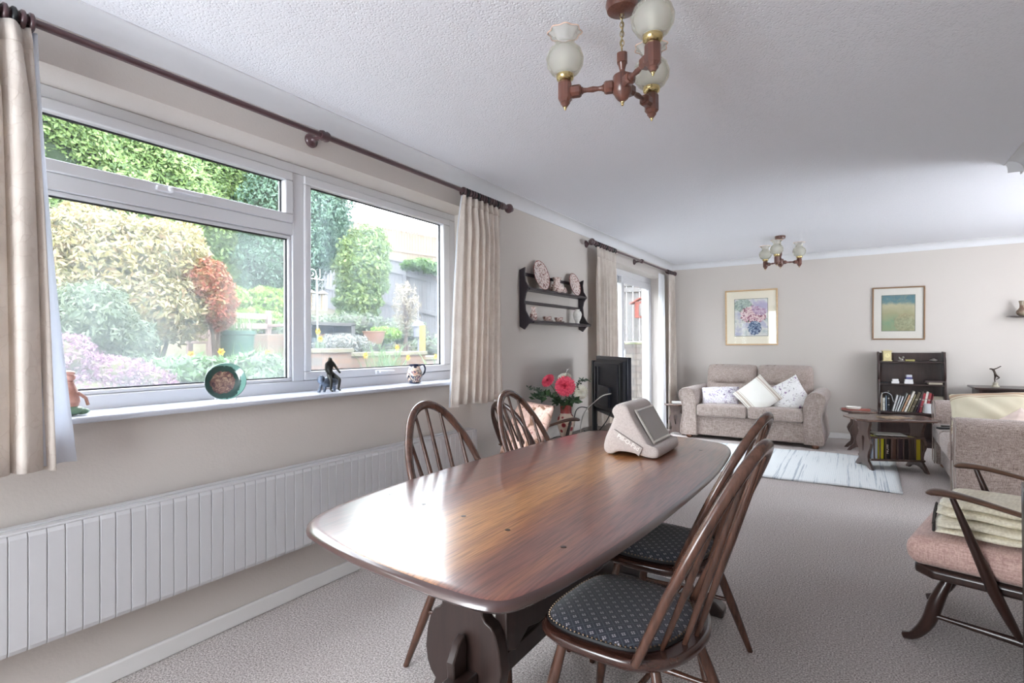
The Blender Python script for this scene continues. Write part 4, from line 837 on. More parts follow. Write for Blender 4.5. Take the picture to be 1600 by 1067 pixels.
k = N('sheer_voile'); tr = k.n('BsdfTransparent'); tl = k.n('BsdfTranslucent', {'Color': lin('f4f6fb')}); df = k.n('BsdfDiffuse', {'Color': lin('f4f6fb')}); a = k.n('MixShader', {0: .5, 1: tl.outputs[0], 2: df.outputs[0]}); ms = k.n('MixShader', {0: .72, 1: tr.outputs[0], 2: a.outputs[0]}); k.t.links.new(ms.outputs[0], k.t.nodes['Material Output'].inputs[0]); k.t.nodes.remove(k.b); VOILE = k.m
m = MB(); m.grid(lambda u, v: (.014*math.sin(u*24+v)+.0, (u-.5)*(.28+.18*v)-.03*v, -v*2.16), 70, 16); o = m.build('sheer_curtain', VOILE, smooth=70); o.location = (-2.25, 7.42, 2.20); tag(o, 'white sheer curtain hanging in front of the right side of the patio door', 'curtain')
def pole(label, y0, y1, z, brs, rings, group='rosewood curtain poles'):
    x_ = -2.19; t = thing('curtain_pole', label, 'curtain pole', (x_, (y0+y1)/2, z), 0, group); cy = (y0+y1)/2
    m = MB(); m.tube([(0, y0-cy, 0), (0, y1-cy, 0)], .0135, 14); m.build('pole', RODM, t, smooth=60)
    for yy, s_ in ((y0, -1), (y1, 1)):
        Mx = Matrix.Translation((0, yy-cy, 0)) @ Matrix.Rotation(-s_*PI/2, 4, 'X')
        m = MB(); m.lathe([(.015, -.01), (.02, 0), (.016, .008), (.013, .014), (.024, .026), (.034, .045), (.036, .055), (.028, .07), (.02, .078), (.022, .086), (.014, .1), (.0, .104)], n=20, M=Mx); m.build('finial', RODM, t, smooth=60)
    for yy in brs:
        m = MB(); Mx = Matrix.Translation((WX-x_, yy-cy, 0)) @ Matrix.Rotation(PI/2, 4, 'Y'); m.lathe([(.036, 0), (.036, .008), (.028, .016), (.02, .022), (.012, .03), (.010, .06), (.013, .082), (.0, .083)], n=20, M=Mx)
        Mr = Matrix.Translation((0, yy-cy, 0)) @ Matrix.Rotation(PI/2, 4, 'X'); m.lathe([(.014, -.024), (.022, -.024), (.026, -.012), (.022, 0), (.026, .012), (.022, .024), (.014, .024)], n=20, M=Mr); m.build('bracket', RODM, t, smooth=60)
    for i, yy in enumerate(rings):
        m = MB(); a0 = random.uniform(-.2, .2); m.tube([(math.cos(q)*.024, yy-cy+math.sin(q)*.004*a0, math.sin(q)*.024-.006) for q in np.linspace(0, 2*PI, 18, endpoint=False)], .0075, 6, close=True); m.build('ring', RODM if i % 4 else BLACK, t, smooth=60)
pole('long dark rosewood pole above the dining window', -.25, 3.34, 2.255, (1.715, -.05, 3.30), list(np.linspace(.30, .60, 15))+list(np.linspace(2.83, 3.25, 15)))
pole('shorter dark rosewood pole above the patio door', 4.97, 7.79, 2.247, (5.0, 6.42), list(np.linspace(5.06, 5.52, 10))+list(np.linspace(7.5, 7.74, 8)))

# ------------------------------------------------------------------ radiator
rd = thing('radiator', 'long white ribbed panel radiator under the dining window', 'radiator', (-2.23, 1.35, .262)); yl, yh = -.30-1.35, 2.99-1.35
m = MB(); pts = []; pitch = .0475; n = int((yh-yl)/pitch)
for i in range(n):
    a = yl+i*pitch; pts += [(a+.003, .040), (a+.0375, .040), (a+.0395, .0355), (a+.0405, .0355), (a+.0425, .040)]
pts = [(yl, .028)]+[(a, b_) for a, b_ in pts]+[(yh, .028)]
L = []
for z, ins in ((.006, .010), (.02, .001), (.362, .001), (.376, .010)): L.append([Vector((b_-ins*.6, a, z)) for a, b_ in pts]+[Vector((.02, yh, z)), Vector((.02, yl, z))])
m.loft(L); m.build('front_panel', pm('radiator_enamel', 'c2c1c3', .35), rd, smooth=20)
RE = bpy.data.materials['radiator_enamel']
m = MB(); m.box(-.04, -.02, yl+.03, yh-.05, .0, .37); m.build('rear_panel', RE, rd, bevel=.004)
m = MB(); m.box(-.04, .036, yl+.01, yh-.03, .376, .384); m.box(-.04, -.0, yl+.01, yh-.035, .384, .388); m.build('top_grille', RE, rd, bevel=.002)
m = MB(); m.box(-.04, .03, yh-.012, yh-.008, .01, .376); m.build('side_cover', RE, rd)
m = MB(); m.box(-.062, -.04, yl+.4, yl+.44, .03, .36); m.box(-.062, -.04, yh-.4, yh-.36, .03, .36); m.build('wall_bracket', RE, rd)
m = MB(); m.tube([(0, yh+.0, .03), (0, yh+.05, .03), (0, yh+.05, -.262)], .0075, 8); m.build('pipe', pm('pipe_white', 'c5c1bd', .4), rd)

# ------------------------------------------------------------------ things on the window sill
SZ = .9795
pt = thing('decorative_plate', 'dark green plate with a brown peony on a wire stand, on the window sill', 'plate', (-2.30, 1.285, SZ+.003), 0)
pt.rotation_euler = (0, 0, math.radians(-32))
k = N('peony_plate'); v = k.co(); x, y, z = k.sep(v)[0:3]; n1 = k.noise(k.co(), 40, 4, .7, 1.0)
d = k.math('SQRT', k.math('ADD', k.math('POWER', k.math('ADD', y, .012), 2), k.math('POWER', k.math('SUBTRACT', z, .083), 2))); d = k.math('ADD', d, k.math('MULTIPLY', k.math('SUBTRACT', n1, .5), .03))
c = k.mix(k.math('LESS_THAN', d, .047), lin('1e3d38'), k.ramp(n1, [(.35, '3a2a30'), (.5, '6b5048'), (.65, 'a38a72')])); c = k.mix(k.math('GREATER_THAN', d, .072), c, lin('5f8a80')); k.B(Base_Color=c, Roughness=.15, Coat_Weight=.6)
Mp = Matrix.Translation((.0, 0, .084)) @ Matrix.Rotation(math.radians(75), 4, 'Y')
m = MB(); m.lathe([(.0, 0), (.05, .0), (.058, .004), (.079, .016), (.081, .018), (.079, .020), (.056, .008), (.048, .005), (0, .005)], n=40, M=Mp); m.build('plate', k.m, pt, smooth=60)
WIRE = pm('white_wire', 'd8dce0', .3); m = MB()
m.tube(spline([(.03, -.04, .02), (.035, -.04, .008), (-.0, -.04, .003), (-.05, -.04, .0)], 4), .0016, 5); m.tube(spline([(.03, .04, .02), (.035, .04, .008), (-.0, .04, .003), (-.05, .04, .0)], 4), .0016, 5); m.tube([(-.05, -.04, .0), (-.032, -.055, .18), (-.032, .0, .18), (-.05, .04, 0)], .0014, 5); m.build('wire_stand', WIRE, pt)
fg = thing('seated_figurine', 'small dark seated figurine on the window sill below the mullion', 'figurine', (-2.335, 1.86, SZ), 0)
BLU = pm('patinated_blue_bronze', '3b4048', .5, .3, noise=(30, '6f7d92'))
P_ = [(0, 0, .085), (0, 0, .12), (0, .0, .15), (0, .002, .165), (0, .004, .182), (.0, -.022, .148), (.01, -.034, .115), (.02, -.02, .09), (0, .024, .148), (.012, .036, .118), (.03, .045, .095), (.02, -.02, .082), (.05, -.03, .06), (.045, -.03, .01), (.062, -.03, .006), (.02, .018, .082), (.055, .02, .065), (.05, .015, .012), (.068, .015, .008)]
E_ = [(0, 1), (1, 2), (2, 3), (3, 4), (2, 5), (5, 6), (6, 7), (2, 8), (8, 9), (9, 10), (0, 11), (11, 12), (12, 13), (13, 14), (0, 15), (15, 16), (16, 17), (17, 18)]
R_ = [.017, .014, .017, .007, .014, .008, .006, .006, .008, .006, .006, .012, .009, .006, .005, .012, .009, .006, .005]
skinfig('figure', P_, E_, R_, pm('dark_bronze_patina', '2a2a26', .5, .3), fg)
m = MB(); m.ball((0, -.005, .05), (.03, .06, .028), 12, 8); m.ball((0, -.055, .066), (.022, .02, .024), 10, 6); m.ball((0, .045, .06), (.02, .022, .02), 10, 6); m.tube([(0, -.03, .04), (.0, -.035, .0)], [.012, .006], 8); m.tube([(0, .025, .04), (.0, .03, .0)], [.012, .006], 8); m.tube([(0, -.05, .05), (.0, -.07, .0)], [.008, .008], 8); m.build('seat', BLU, fg, smooth=60)
k = N('navy_floral_glaze'); vo = k.n('TexVoronoi', {'Vector': k.co(), 'Scale': 24.0, 'Randomness': 1.0}); n1 = k.noise(k.co(), 26, 3, .6, 1.5); zz = k.sep(k.co())[2]
c = k.ramp(n1, [(.36, '1c2440'), (.45, '20263c'), (.48, 'd9cbb8'), (.56, 'c99a86'), (.62, '39405e')]); c = k.mix(k.math('GREATER_THAN', zz, .108), c, lin('20263c')); c = k.mix(k.math('LESS_THAN', zz, .008), c, lin('20263c')); k.B(Base_Color=c, Roughness=.12, Coat_Weight=.7); NAVY = k.m
jg = thing('jug', 'small navy and cream flowered jug at the right end of the window sill', 'jug', (-2.36, 2.535, SZ), math.radians(60))
m = MB(); m.lathe([(.034, 0), (.037, .004), (.046, .03), (.05, .052), (.046, .075), (.036, .095), (.033, .108), (.037, .122), (.034, .122), (.03, .108), (.03, .09), (0, .085)], n=32); m.build('body', NAVY, jg, smooth=60)
m = MB(); m.tube(spline([(.034, 0, .112), (.056, 0, .118), (.070, 0, .095), (.064, 0, .065), (.047, 0, .048)], 6), .0055, 8); m.build('handle', pm('navy_glaze', '1f2740', .15), jg, smooth=60)
gf = thing('flower_figurine', 'small pink and green china figurine half hidden by the left curtain', 'figurine', (-2.33, .745, SZ))
PK = pm('pink_china', 'd9a89a', .3, noise=(30, 'b08070')); GN = pm('green_china', '6f8a72', .3)
m = MB(); m.ball((0, 0, .018), (.045, .045, .018)); m.ball((.02, .03, .014), (.02, .022, .012)); m.build('base', GN, gf, smooth=60)
m = MB(); m.lathe([(.022, .02), (.03, .05), (.022, .09), (.012, .115), (.014, .12), (0, .121)], n=14); m.ball((0, 0, .135), .017); m.ball((0, -.004, .15), (.02, .02, .01)); m.tube([(.01, .02, .08), (.02, .04, .06), (.01, .05, .035)], .006, 6); m.build('figure', PK, gf, smooth=60)

# ------------------------------------------------------------------ plate rack with china
rk = thing('plate_rack', 'dark wall-hung plate rack with scalloped sides between window and patio door', 'shelf', (WX, 4.265, 1.6)); K_ = lambda z: z-1.6
pr = [(0, 1.835), (.055, 1.855), (.047, 1.80), (.055, 1.74), (.09, 1.683), (.06, 1.64), (.047, 1.585), (.055, 1.50), (.09, 1.44), (.133, 1.412), (.085, 1.392), (.044, 1.345), (0, 1.37)]
pr = [(u+.0, K_(z)) for u, z in pr]
for yy in (-.565, .545):
    m = MB(); m.prism([(u, z) for u, z in pr], 0, .02, 'y', off=(0, yy, 0)); 
    m.build('side_panel', pm('rack_wood', '2a2229', .35) if 'rack_wood' not in bpy.data.materials else bpy.data.materials['rack_wood'], rk, bevel=.003)
RKW = bpy.data.materials['rack_wood']
for z, d in ((1.683, .092), (1.412, .135)):
    m = MB(); m.box(.0, d, -.55, .55, K_(z)-.016, K_(z)); m.box(d-.008, d, -.55, .55, K_(z), K_(z)+.006); m.build('shelf', RKW, rk, bevel=.002)
for z in (1.805, 1.572): m = MB(); m.box(.004, .022, -.55, .55, K_(z)-.013, K_(z)+.013); m.build('plate_rail', RKW, rk, bevel=.003)
k = N('red_transfer_china'); n1 = k.noise(k.co(), 55, 4, .65, .8); k.B(Base_Color=k.ramp(n1, [(.40, '6f4340'), (.47, 'c0a298'), (.53, 'e4dad4'), (.68, 'b98a80')]), Roughness=.2, Coat_Weight=.4); CHINA = k.m; RIMC = pm('brown_rim_glaze', '8a4a44', .25)
PG = 'red and white china on the plate rack'
def rack_plate(label, y, z, r, lean=12):
    t = thing('china_plate', label, 'plate', (WX+.048, y, z), 0, PG); Mx = Matrix.Translation((0, 0, r*.985)) @ Matrix.Rotation(math.radians(90-lean), 4, 'Y')
    m = MB(); m.lathe([(0, 0), (r*.6, 0), (r*.68, .004), (r*.97, .013), (r, .015), (r*.97, .017), (r*.66, .008), (r*.6, .005), (0, .005)], n=36, M=Mx); m.build('dish', CHINA, t, smooth=60)
    m = MB(); m.tube([Mx @ Vector((math.cos(q)*r, math.sin(q)*r, .016)) for q in np.linspace(0, 2*PI, 36, endpoint=False)], .0028, 5, close=True); m.build('rim', RIMC, t)
rack_plate('large red-patterned plate standing at the left of the top rack shelf', 3.965, 1.6845, .128)
rack_plate('smaller red-patterned plate standing at the right of the top rack shelf', 4.61, 1.6845, .108)
m = MB(); m.lathe([(.04, 0), (.055, .012), (.068, .04), (.055, .068), (.03, .09), (.032, .11), (.046, .135), (.042, .135), (.028, .11), (0, .1)], n=26, wob=lambda a, e: 1+.04*math.sin(8*a)*(1 if e > .5 else 0)); simple('china_jug', 'red-patterned china jug in the middle of the top rack shelf', 'jug', m, CHINA, (WX+.065, 4.235, 1.684), 0, PG, smooth=60)
m = MB(); m.lathe([(.02, 0), (.045, .01), (.05, .03), (.04, .055), (.0, .058)], n=20); simple('sugar_bowl', 'small red-patterned lidded bowl beside the jug', 'bowl', m, CHINA, (WX+.05, 4.36, 1.684), 0, PG, smooth=60)
m = MB(); m.lathe([(.022, 0), (.028, .01), (.032, .04), (.03, .06), (.016, .085), (.015, .1), (.024, .118), (.02, .118), (0, .1)], n=22); simple('bud_vase', 'red-topped china vase at the left of the lower rack shelf', 'vase', m, CHINA, (WX+.075, 3.80, 1.4135), 0, PG, smooth=60)
for yy, lb in ((4.03, 'left'), (4.24, 'right')):
    t = thing('teacup', '%s of two red-patterned teacups on the lower rack shelf' % lb, 'teacup', (WX+.078, yy, 1.4125), 0, PG)
    m = MB(); m.lathe([(.02, .0), (.03, .002), (.052, .012), (.054, .014), (.03, .008), (0, .006)], n=24); m.build('saucer', CHINA, t, smooth=60)
    m = MB(); m.lathe([(.016, .008), (.02, .012), (.036, .03), (.041, .05), (.039, .05), (.033, .032), (0, .018)], n=24); m.build('cup', CHINA, t, smooth=60)
    m = MB(); m.tube(spline([(0, .036, .044), (0, .055, .042), (0, .052, .026), (0, .032, .022)], 4), .003, 6); m.build('handle', CHINA, t)
k = pm('white_vase_glaze', 'd3d0ca', .2, noise=(40, 'e4e2dc'))
m = MB(); m.lathe([(.02, 0), (.022, .006), (.018, .02), (.036, .06), (.044, .09), (.036, .118), (.02, .13), (.024, .14), (.02, .14), (0, .12)], n=26); simple('white_vase', 'plain white vase at the right of the lower rack shelf', 'vase', m, k, (WX+.09, 4.60, 1.4135), 0, None, smooth=60)

# ------------------------------------------------------------------ chandeliers
LW = wood('reddish_lamp_wood', '452823', '764c3f', 2, .3); 
k = N('frosted_glass'); k.B(Base_Color=lin('f0f1f2'), Roughness=.35); tr = k.n('BsdfTransparent', {'Color': lin('f4f3ee')}); tl = k.n('BsdfTranslucent', {'Color': lin('f2f1ea')}); a = k.n('MixShader', {0: .5, 1: k.b.outputs[0], 2: tl.outputs[0]}); lw = k.n('LayerWeight', {'Blend': .35}); zz = k.sep(k.co())[2]
fc = k.math('MULTIPLY', k.math('ADD', k.math('MULTIPLY', lw.outputs['Facing'], -.25), .34), 1); ms = k.n('MixShader', {0: fc, 1: tr.outputs[0], 2: a.outputs[0]}); k.t.links.new(ms.outputs[0], k.t.nodes['Material Output'].inputs[0]); FROST = k.m
PEACH = pm('peach_glass_rim', 'd9b8a6', .3); BULB = pm('white_bulb', 'e2e2dd', .3)
def oct_(w, c_): return [(w, -w+c_), (w, w-c_), (w-c_, w), (-w+c_, w), (-w, w-c_), (-w, -w+c_), (-w+c_, -w), (w-c_, -w)]
def chandelier(label, loc, rz):
    t = thing('chandelier', label, 'ceiling light', loc, rz, 'matching three-arm wooden ceiling lights'); z0 = 2.105   # local z origin = ceiling
    Z = lambda z: z-2.4
    m = MB(); m.lathe([(.052, .006), (.055, -.012), (.05, -.03), (.03, -.036), (.012, -.04), (0, -.04)], n=28); m.build('ceiling_rose', LW, t, smooth=50)
    m = MB(); zt = Z(2.36)
    n = 8
    for i in range(n):
        zc = zt-.008-i*(.125/n); ax = i % 2; ring = [(math.cos(q)*.0065*(1-ax)+0, math.cos(q)*.0065*ax, zc+math.sin(q)*.0115) for q in np.linspace(0, 2*PI, 12, endpoint=False)]; m.tube(ring, .0016, 5, close=True)
    m.build('chain', BRASS, t); m = MB(); m.tube(spline([(.002, 0, zt), (-.003, .002, zt-.05), (.003, 0, zt-.1), (0, 0, zt-.14)], 5), .002, 5); m.build('flex', pm('flex_gold', '8a7a5a', .5) if 'flex_gold' not in bpy.data.materials else bpy.data.materials['flex_gold'], t)
    m = MB(); m.prism(oct_(.017, .008), Z(2.19), Z(2.222), 'z'); m.lathe([(.008, Z(2.228)), (.014, Z(2.22)), (.012, Z(2.195)), (.016, Z(2.188)), (.013, Z(2.18)), (.009, Z(2.165)), (.014, Z(2.150)), (.015, Z(2.14))], n=16); m.build('stem', LW, t, smooth=30)
    m = MB(); m.lathe([(.028, Z(2.148)), (.032, Z(2.143)), (.032, Z(2.088)), (.028, Z(2.083)), (.026, Z(2.078)), (.018, Z(2.066)), (.008, Z(2.058)), (0, Z(2.057))], n=28); hb = m.build('hub', LW, t, smooth=40)
    m = MB(); m.lathe([(.006, Z(2.060)), (.007, Z(2.055)), (.004, Z(2.052)), (.0055, Z(2.048)), (.002, Z(2.043)), (0, Z(2.043))], n=12); m.build('brass_tip', BRASS, hb, smooth=60)
    for k_ in range(3):
        Ra = Matrix.Rotation(k_*2*PI/3, 4, 'Z'); zA = Z(2.112)
        def tr_(m): m.v = [tuple(Ra @ Vector(v)) for v in m.v]; return m
        Mx = Matrix.Translation((0, 0, zA)) @ Matrix.Rotation(PI/2, 4, 'Y'); m = MB()
        for x0, x1 in ((.028, .062), (.14, .178)): m.loft([[Vector((x, u, zA+w)) for u, w in oct_(.019*s_, .009*s_)] for x, s_ in ((x0, .8), (x0+.006, 1), (x1-.006, 1), (x1, .8))])
        m.lathe([(.010, .06), (.013, .064), (.009, .07), (.0075, .082), (.010, .1), (.0075, .12), (.009, .132), (.013, .137), (.010, .142)], n=16, M=Mx); ar = tr_(m).build('arm', LW, t, smooth=30)
        m = MB(); m.loft([[Vector((.197+u, w, Z(z))) for u, w in oct_(.0225*s_, .011*s_)] for z, s_ in ((2.078, .66), (2.088, 1), (2.143, 1), (2.150, .86))]); m.lathe([(.016, Z(2.079)), (.017, Z(2.074)), (.012, Z(2.068)), (.009, Z(2.063)), (0, Z(2.062))], (.197, 0, 0), 16); tr_(m).build('lamp_block', LW, ar, smooth=18)
        m = MB(); m.lathe([(.005, Z(2.064)), (.0065, Z(2.059)), (.004, Z(2.055)), (.002, Z(2.05)), (0, Z(2.05))], (.197, 0, 0), 12); tr_(m).build('brass_tip', BRASS, ar, smooth=60)
        m = MB(); m.lathe([(.014, Z(2.149)), (.020, Z(2.151)), (.029, Z(2.158)), (.031, Z(2.166)), (.031, Z(2.173)), (.026, Z(2.174)), (.0, Z(2.17))], (.197, 0, 0), 24); tr_(m).build('brass_cup', BRASS, t, smooth=60)
        pf = [(.026, 2.172), (.048, 2.185), (.062, 2.208), (.065, 2.232), (.056, 2.258), (.038, 2.275), (.032, 2.285), (.034, 2.298), (.048, 2.318), (.056, 2.322)]
        m = MB(); m.lathe([(r, Z(z)) for r, z in pf], (.197, 0, 0), 48, cap=False, wob=lambda a, e: 1+.07*math.sin(8*a)*max(0, e-.72)/.28); sh = tr_(m).build('glass_shade', FROST, t, smooth=80, solid=.0025)
        m = MB(); m.tube([((.197+math.cos(q)*.057*(1+.07*math.sin(8*q))), math.sin(q)*.057*(1+.07*math.sin(8*q)), Z(2.323)) for q in np.linspace(0, 2*PI, 64, endpoint=False)], .002, 5, close=True); tr_(m).build('shade_rim', PEACH, sh)
        m = MB(); m.lathe([(.012, Z(2.172)), (.012, Z(2.192)), (.017, Z(2.21)), (.017, Z(2.24)), (.008, Z(2.262)), (0, Z(2.265))], (.197, 0, 0), 16); tr_(m).build('bulb', BULB, t, smooth=60)
    return t
# arm angles are measured in plan
c1 = chandelier('wooden three-arm ceiling light over the dining table, nearest the camera', (-.657, 1.738, 2.3925), math.radians(166)+.5687)
dup(c1, (-.663, 6.52, 2.3995), math.radians(-6.7)+.5687, 'wooden three-arm ceiling light at the far lounge end')

# ------------------------------------------------------------------ tablet cushion on the dining table
PADF = pm('pale_grey_plush', 'b3a8a3', .95, noise=(200, 'c2b8b3'), bump=(350, .35), sheen=.3)
tp = thing('tablet_cushion_stand', 'pale grey wedge cushion holding a tablet on the dining table', 'tablet stand', (-.84, 2.43, .7215), 0)
prof = [(-.923, .925), (-.915, .940), (-.895, .955), (-.868, .957), (-.848, .945), (-.838, .925), (-.826, .895), (-.75, .775), (-.742, .768), (-.733, .775), (-.718, .775), (-.706, .762), (-.703, .742), (-.712, .726), (-.73, .7225), (-.76, .7235), (-.80, .735), (-.86, .742), (-.905, .738), (-.912, .728), (-.925, .7225), (-.948, .7225), (-.962, .735), (-.965, .76), (-.955, .80), (-.93, .85), (-.912, .89), (-.908, .905), (-.92, .912)]
prof = [(u+.84, v-.7215) for u, v in prof]; cx = sum(u for u, v in prof)/len(prof); cz = sum(v for u, v in prof)/len(prof)
L = [[Vector((cx+(u-cx)*s_, y_, max(0.0008, cz+(v-cz)*s_))) for u, v in prof] for y_, s_ in ((-.163, .90), (-.158, .965), (-.145, .99), (-.12, 1.0), (.12, 1.0), (.145, .99), (.158, .965), (.163, .90))]
m = MB(); m.loft(L); m.build('cushion', PADF, tp, smooth=60, subs=1)
m = MB(); m.add([(-.066, -.166, .115), (-.058, -.166, .118), (.066, -.166, .047), (.048, -.166, .010), (-.071, -.166, .098)], [(0, 1, 2, 3, 4)]); sp_ = m.build('side_pocket', PADF, tp, solid=.006, bevel=.001)
m = MB(); m.tube([(-.064, -.170, .119), (.066, -.170, .048), (.049, -.170, .009)], .0012, 5); m.build('pocket_seam', pm('seam_grey', '5d5552', .9), sp_)
text_mesh('pocket_lettering', 'Pill-O-Pad', .0275, .0005, pm('white_thread', 'e9e5e0', .8), tp, (.001, -.1705, .0655), (PI/2, math.radians(29), 0))
tb = thing('tablet', 'silver-framed tablet with dark screen leaning on the grey cushion', 'tablet', (-.7485, 2.445, .776)); tb.rotation_euler = (0, math.radians(-31), 0)
m = MB(); m.box(.002, .010, -.125, .125, 0, .170); m.build('body', pm('silver_frame', 'c9c4bd', .3, .3), tb, bevel=.004)
m = MB(); m.box(.0101, .0112, -.113, .113, .012, .160); m.build('screen', pm('dark_screen', '6a5f5c', .12, spec=.8), tb)

# ------------------------------------------------------------------ oval cabinet at right edge
cbn = thing('oval_top_cabinet', 'dark cabinet with oval grey-brown top at the right edge of the photo', 'cabinet', (.66, 2.07, 0))
m = MB(); m.prism([(.245*math.copysign(abs(math.cos(a))**.8, math.cos(a)), .262*math.copysign(abs(math.sin(a))**.8, math.sin(a))) for a in np.linspace(0, 2*PI, 48, endpoint=False)], .78, .80, 'z'); m.build('table_top', pm('greyish_top', '6f6059', .25), cbn, bevel=.005)
for x_ in (-.20, .20):
    for y_ in (-.20, .20): m = MB(); m.box(x_-.016, x_+.016, y_-.016, y_+.016, .0, .78); m.build('post', DARKWZ, cbn, bevel=.003)
m = MB(); m.box(-.185, .19, -.19, .19, .03, .50); m.build('body', DARKWZ, cbn)
m = MB(); m.box(-.19, .19, -.19, .19, .57, .755); m.build('upper_panel', pm('pale_blue_gloss', 'a9bccd', .3), cbn, bevel=.004)  # upper panel in even, glossy pale blue
m = MB(); m.box(-.235, .22, -.22, .235, 0, .045); m.build('plinth', DARKWZ, cbn, bevel=.01)
# ------------------------------------------------------------------ garden outside; positions worked out from image pixels at guessed depths
def dk(h, f=.45):
    if not isinstance(h, str): return h
    return '%02x%02x%02x' % tuple(int(round(int(h[i:i+2], 16)*f**(1/2.2))) for i in (0, 2, 4))
_pm = pm
def pm(name, col, rough=.5, metal=0, coat=0, noise=None, bump=None, spec=None, sheen=0): return _pm(name, dk(col), rough, metal, coat, (noise[0], dk(noise[1])) if noise else None, bump, spec, sheen)
def leafmat(name, cols, tr=.35, rough=.6, mul=.42):
    k = N(name); g = k.n('NewGeometry'); c = k.ramp(g.outputs['Random Per Island'], [(i/(len(cols)-1), c_) for i, c_ in enumerate(cols)])
    c = k.mix(1, c, (mul, mul, mul, 1), 'MULTIPLY')
    k.B(Base_Color=c, Roughness=rough); tl = k.n('BsdfTranslucent', {'Color': c}); ms = k.n('MixShader', {0: tr, 1: k.b.outputs[0], 2: tl.outputs[0]}); k.t.links.new(ms.outputs[0], k.t.nodes['Material Output'].inputs[0]); return k.m
def leaves(name, blobs, n, size, mat, parent=None, seed=0, droop=0, aspect=.45, shell=.55, rnd=.7):
    """n leaf quads (two triangles folded) over the ellipsoid blobs (cx,cy,cz,rx,ry,rz)"""
    R = np.random.RandomState(seed); wt = np.array([b[3]*b[4]+b[4]*b[5]+b[3]*b[5] for b in blobs]); wt = wt/wt.sum(); idx = R.choice(len(blobs), n, p=wt); B = np.array(blobs)[idx]
    d = R.normal(size=(n, 3)); d /= np.linalg.norm(d, axis=1)[:, None]; rad = (shell+(1-shell)*R.rand(n)**.5)[:, None]
    # lumpy surface
    lump = 1+.10*np.sin(d[:, 0]*7+idx)*np.cos(d[:, 1]*6+idx*2)+.07*np.sin(d[:, 2]*11+idx); c = B[:, :3]+d*B[:, 3:6]*rad*lump[:, None]
    nr = d+R.normal(size=(n, 3))*rnd; nr /= np.linalg.norm(nr, axis=1)[:, None]; t = R.normal(size=(n, 3)); t[:, 2] -= droop; t -= nr*(t*nr).sum(1)[:, None]; t /= np.linalg.norm(t, axis=1)[:, None]; s_ = np.cross(nr, t)
    L = (size*(.6+.8*R.rand(n)))[:, None]; w = L*aspect
    V = np.stack([c-t*L*.5, c+s_*w*.5, c+t*L*.5, c-s_*w*.5], 1).reshape(-1, 3)
    F = np.arange(4*n).reshape(n, 4)
    me = bpy.data.meshes.new(name); me.vertices.add(4*n); me.vertices.foreach_set('co', V.ravel()); me.loops.add(4*n); me.loops.foreach_set('vertex_index', F.ravel()); me.polygons.add(n); me.polygons.foreach_set('loop_start', np.arange(0, 4*n, 4)); me.update(); me.validate()
    o = bpy.data.objects.new(name, me); COL.objects.link(o); me.materials.append(mat)
    if parent: o.parent = parent
    return o
def shrub(name, label, cat, base, blobs, n, size, mat, seed, group=None, core=None, stems=5, **kw):
    t = thing(name, label, cat, base, 0, group); bl = [(b[0]-base[0], b[1]-base[1], b[2]-base[2])+tuple(b[3:]) for b in blobs]
    leaves('foliage', bl, n, size, mat, t, seed, **kw)
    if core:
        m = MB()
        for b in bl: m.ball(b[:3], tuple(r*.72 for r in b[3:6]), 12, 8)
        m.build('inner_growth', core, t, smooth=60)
    R = random.Random(seed); m = MB()
    for i in range(stems):
        b = bl[i % len(bl)]; m.tube(spline([(R.uniform(-.05, .05), R.uniform(-.05, .05), 0), (b[0]*.4, b[1]*.4, b[2]*.5), (b[0]+R.uniform(-.4, .4)*b[3], b[1]+R.uniform(-.4, .4)*b[4], b[2]+.2*b[5])], 4), [.03*(1-.09*j) for j in range(9)], 6)
    m.build('branches', BARK, t, smooth=60); return t
def grass(name, c, rx, ry, n, h, mat, parent, seed, w=.014, lean=.5, z0=0):
    R = random.Random(seed); m = MB()
    for i in range(n):
        x, y = c[0]+R.uniform(-rx, rx), c[1]+R.uniform(-ry, ry); a = R.uniform(0, 2*PI); hh = h*R.uniform(.6, 1.1); l = lean*hh*R.uniform(.2, 1.1); ca, sa = math.cos(a), math.sin(a); b = R.uniform(0, 2*PI); sx, sy = math.cos(b)*w/2, math.sin(b)*w/2
        V = []; 
        for s_ in (0, .45, .8, 1): px, py, pz = x+ca*l*s_*s_, y+sa*l*s_*s_, c[2]+z0+hh*(s_-.25*s_**3*(l/hh)); q = (1-s_)**.5+.05; V += [(px-sx*q, py-sy*q, pz), (px+sx*q, py+sy*q, pz)]
        m.add(V, [(0, 1, 3, 2), (2, 3, 5, 4), (4, 5, 7, 6)])
    return m.build(name, mat, parent, smooth=0)
BARK = pm('shrub_bark', '5c4a3c', .9); SOIL = pm('garden_soil', '5a4c3c', 1, noise=(6, '6f6a4a'))
SOILD = pm('dark_garden_soil', '4a4033', 1)
# sloping ground
def gz(x, y):
    d = -x
    if d < 4.3: return -.12
    if d < 5.8: return .72
    if d < 7.0: return .86
    return .95+(d-7.0)*.27
m = MB(); xs = [-2.6, -3.2, -4.12, -4.125, -5.8, -5.85, -7.0, -7.05, -8, -9, -10, -12, -15, -20]
zs = [-.13, -.13, -.13, .66, .72, .84, .86, .95, 1.22, 1.5, 1.75, 2.2, 2.6, 3.0]
for i in range(len(xs)-1):
    m.add([(xs[i], -8, zs[i]), (xs[i], 9.6, zs[i]), (xs[i+1], 9.6, zs[i+1]), (xs[i+1], -8, zs[i+1])], [(0, 1, 2, 3)])
m.add([(-20, 9.6, 1.2), (-20, 30, 1.2), (-2.6, 30, 1.0), (-2.6, 9.6, 1.0)], [(0, 1, 2, 3)])
o = m.build('garden_ground', SOIL, smooth=0, solid=.1); o['kind'] = 'structure'
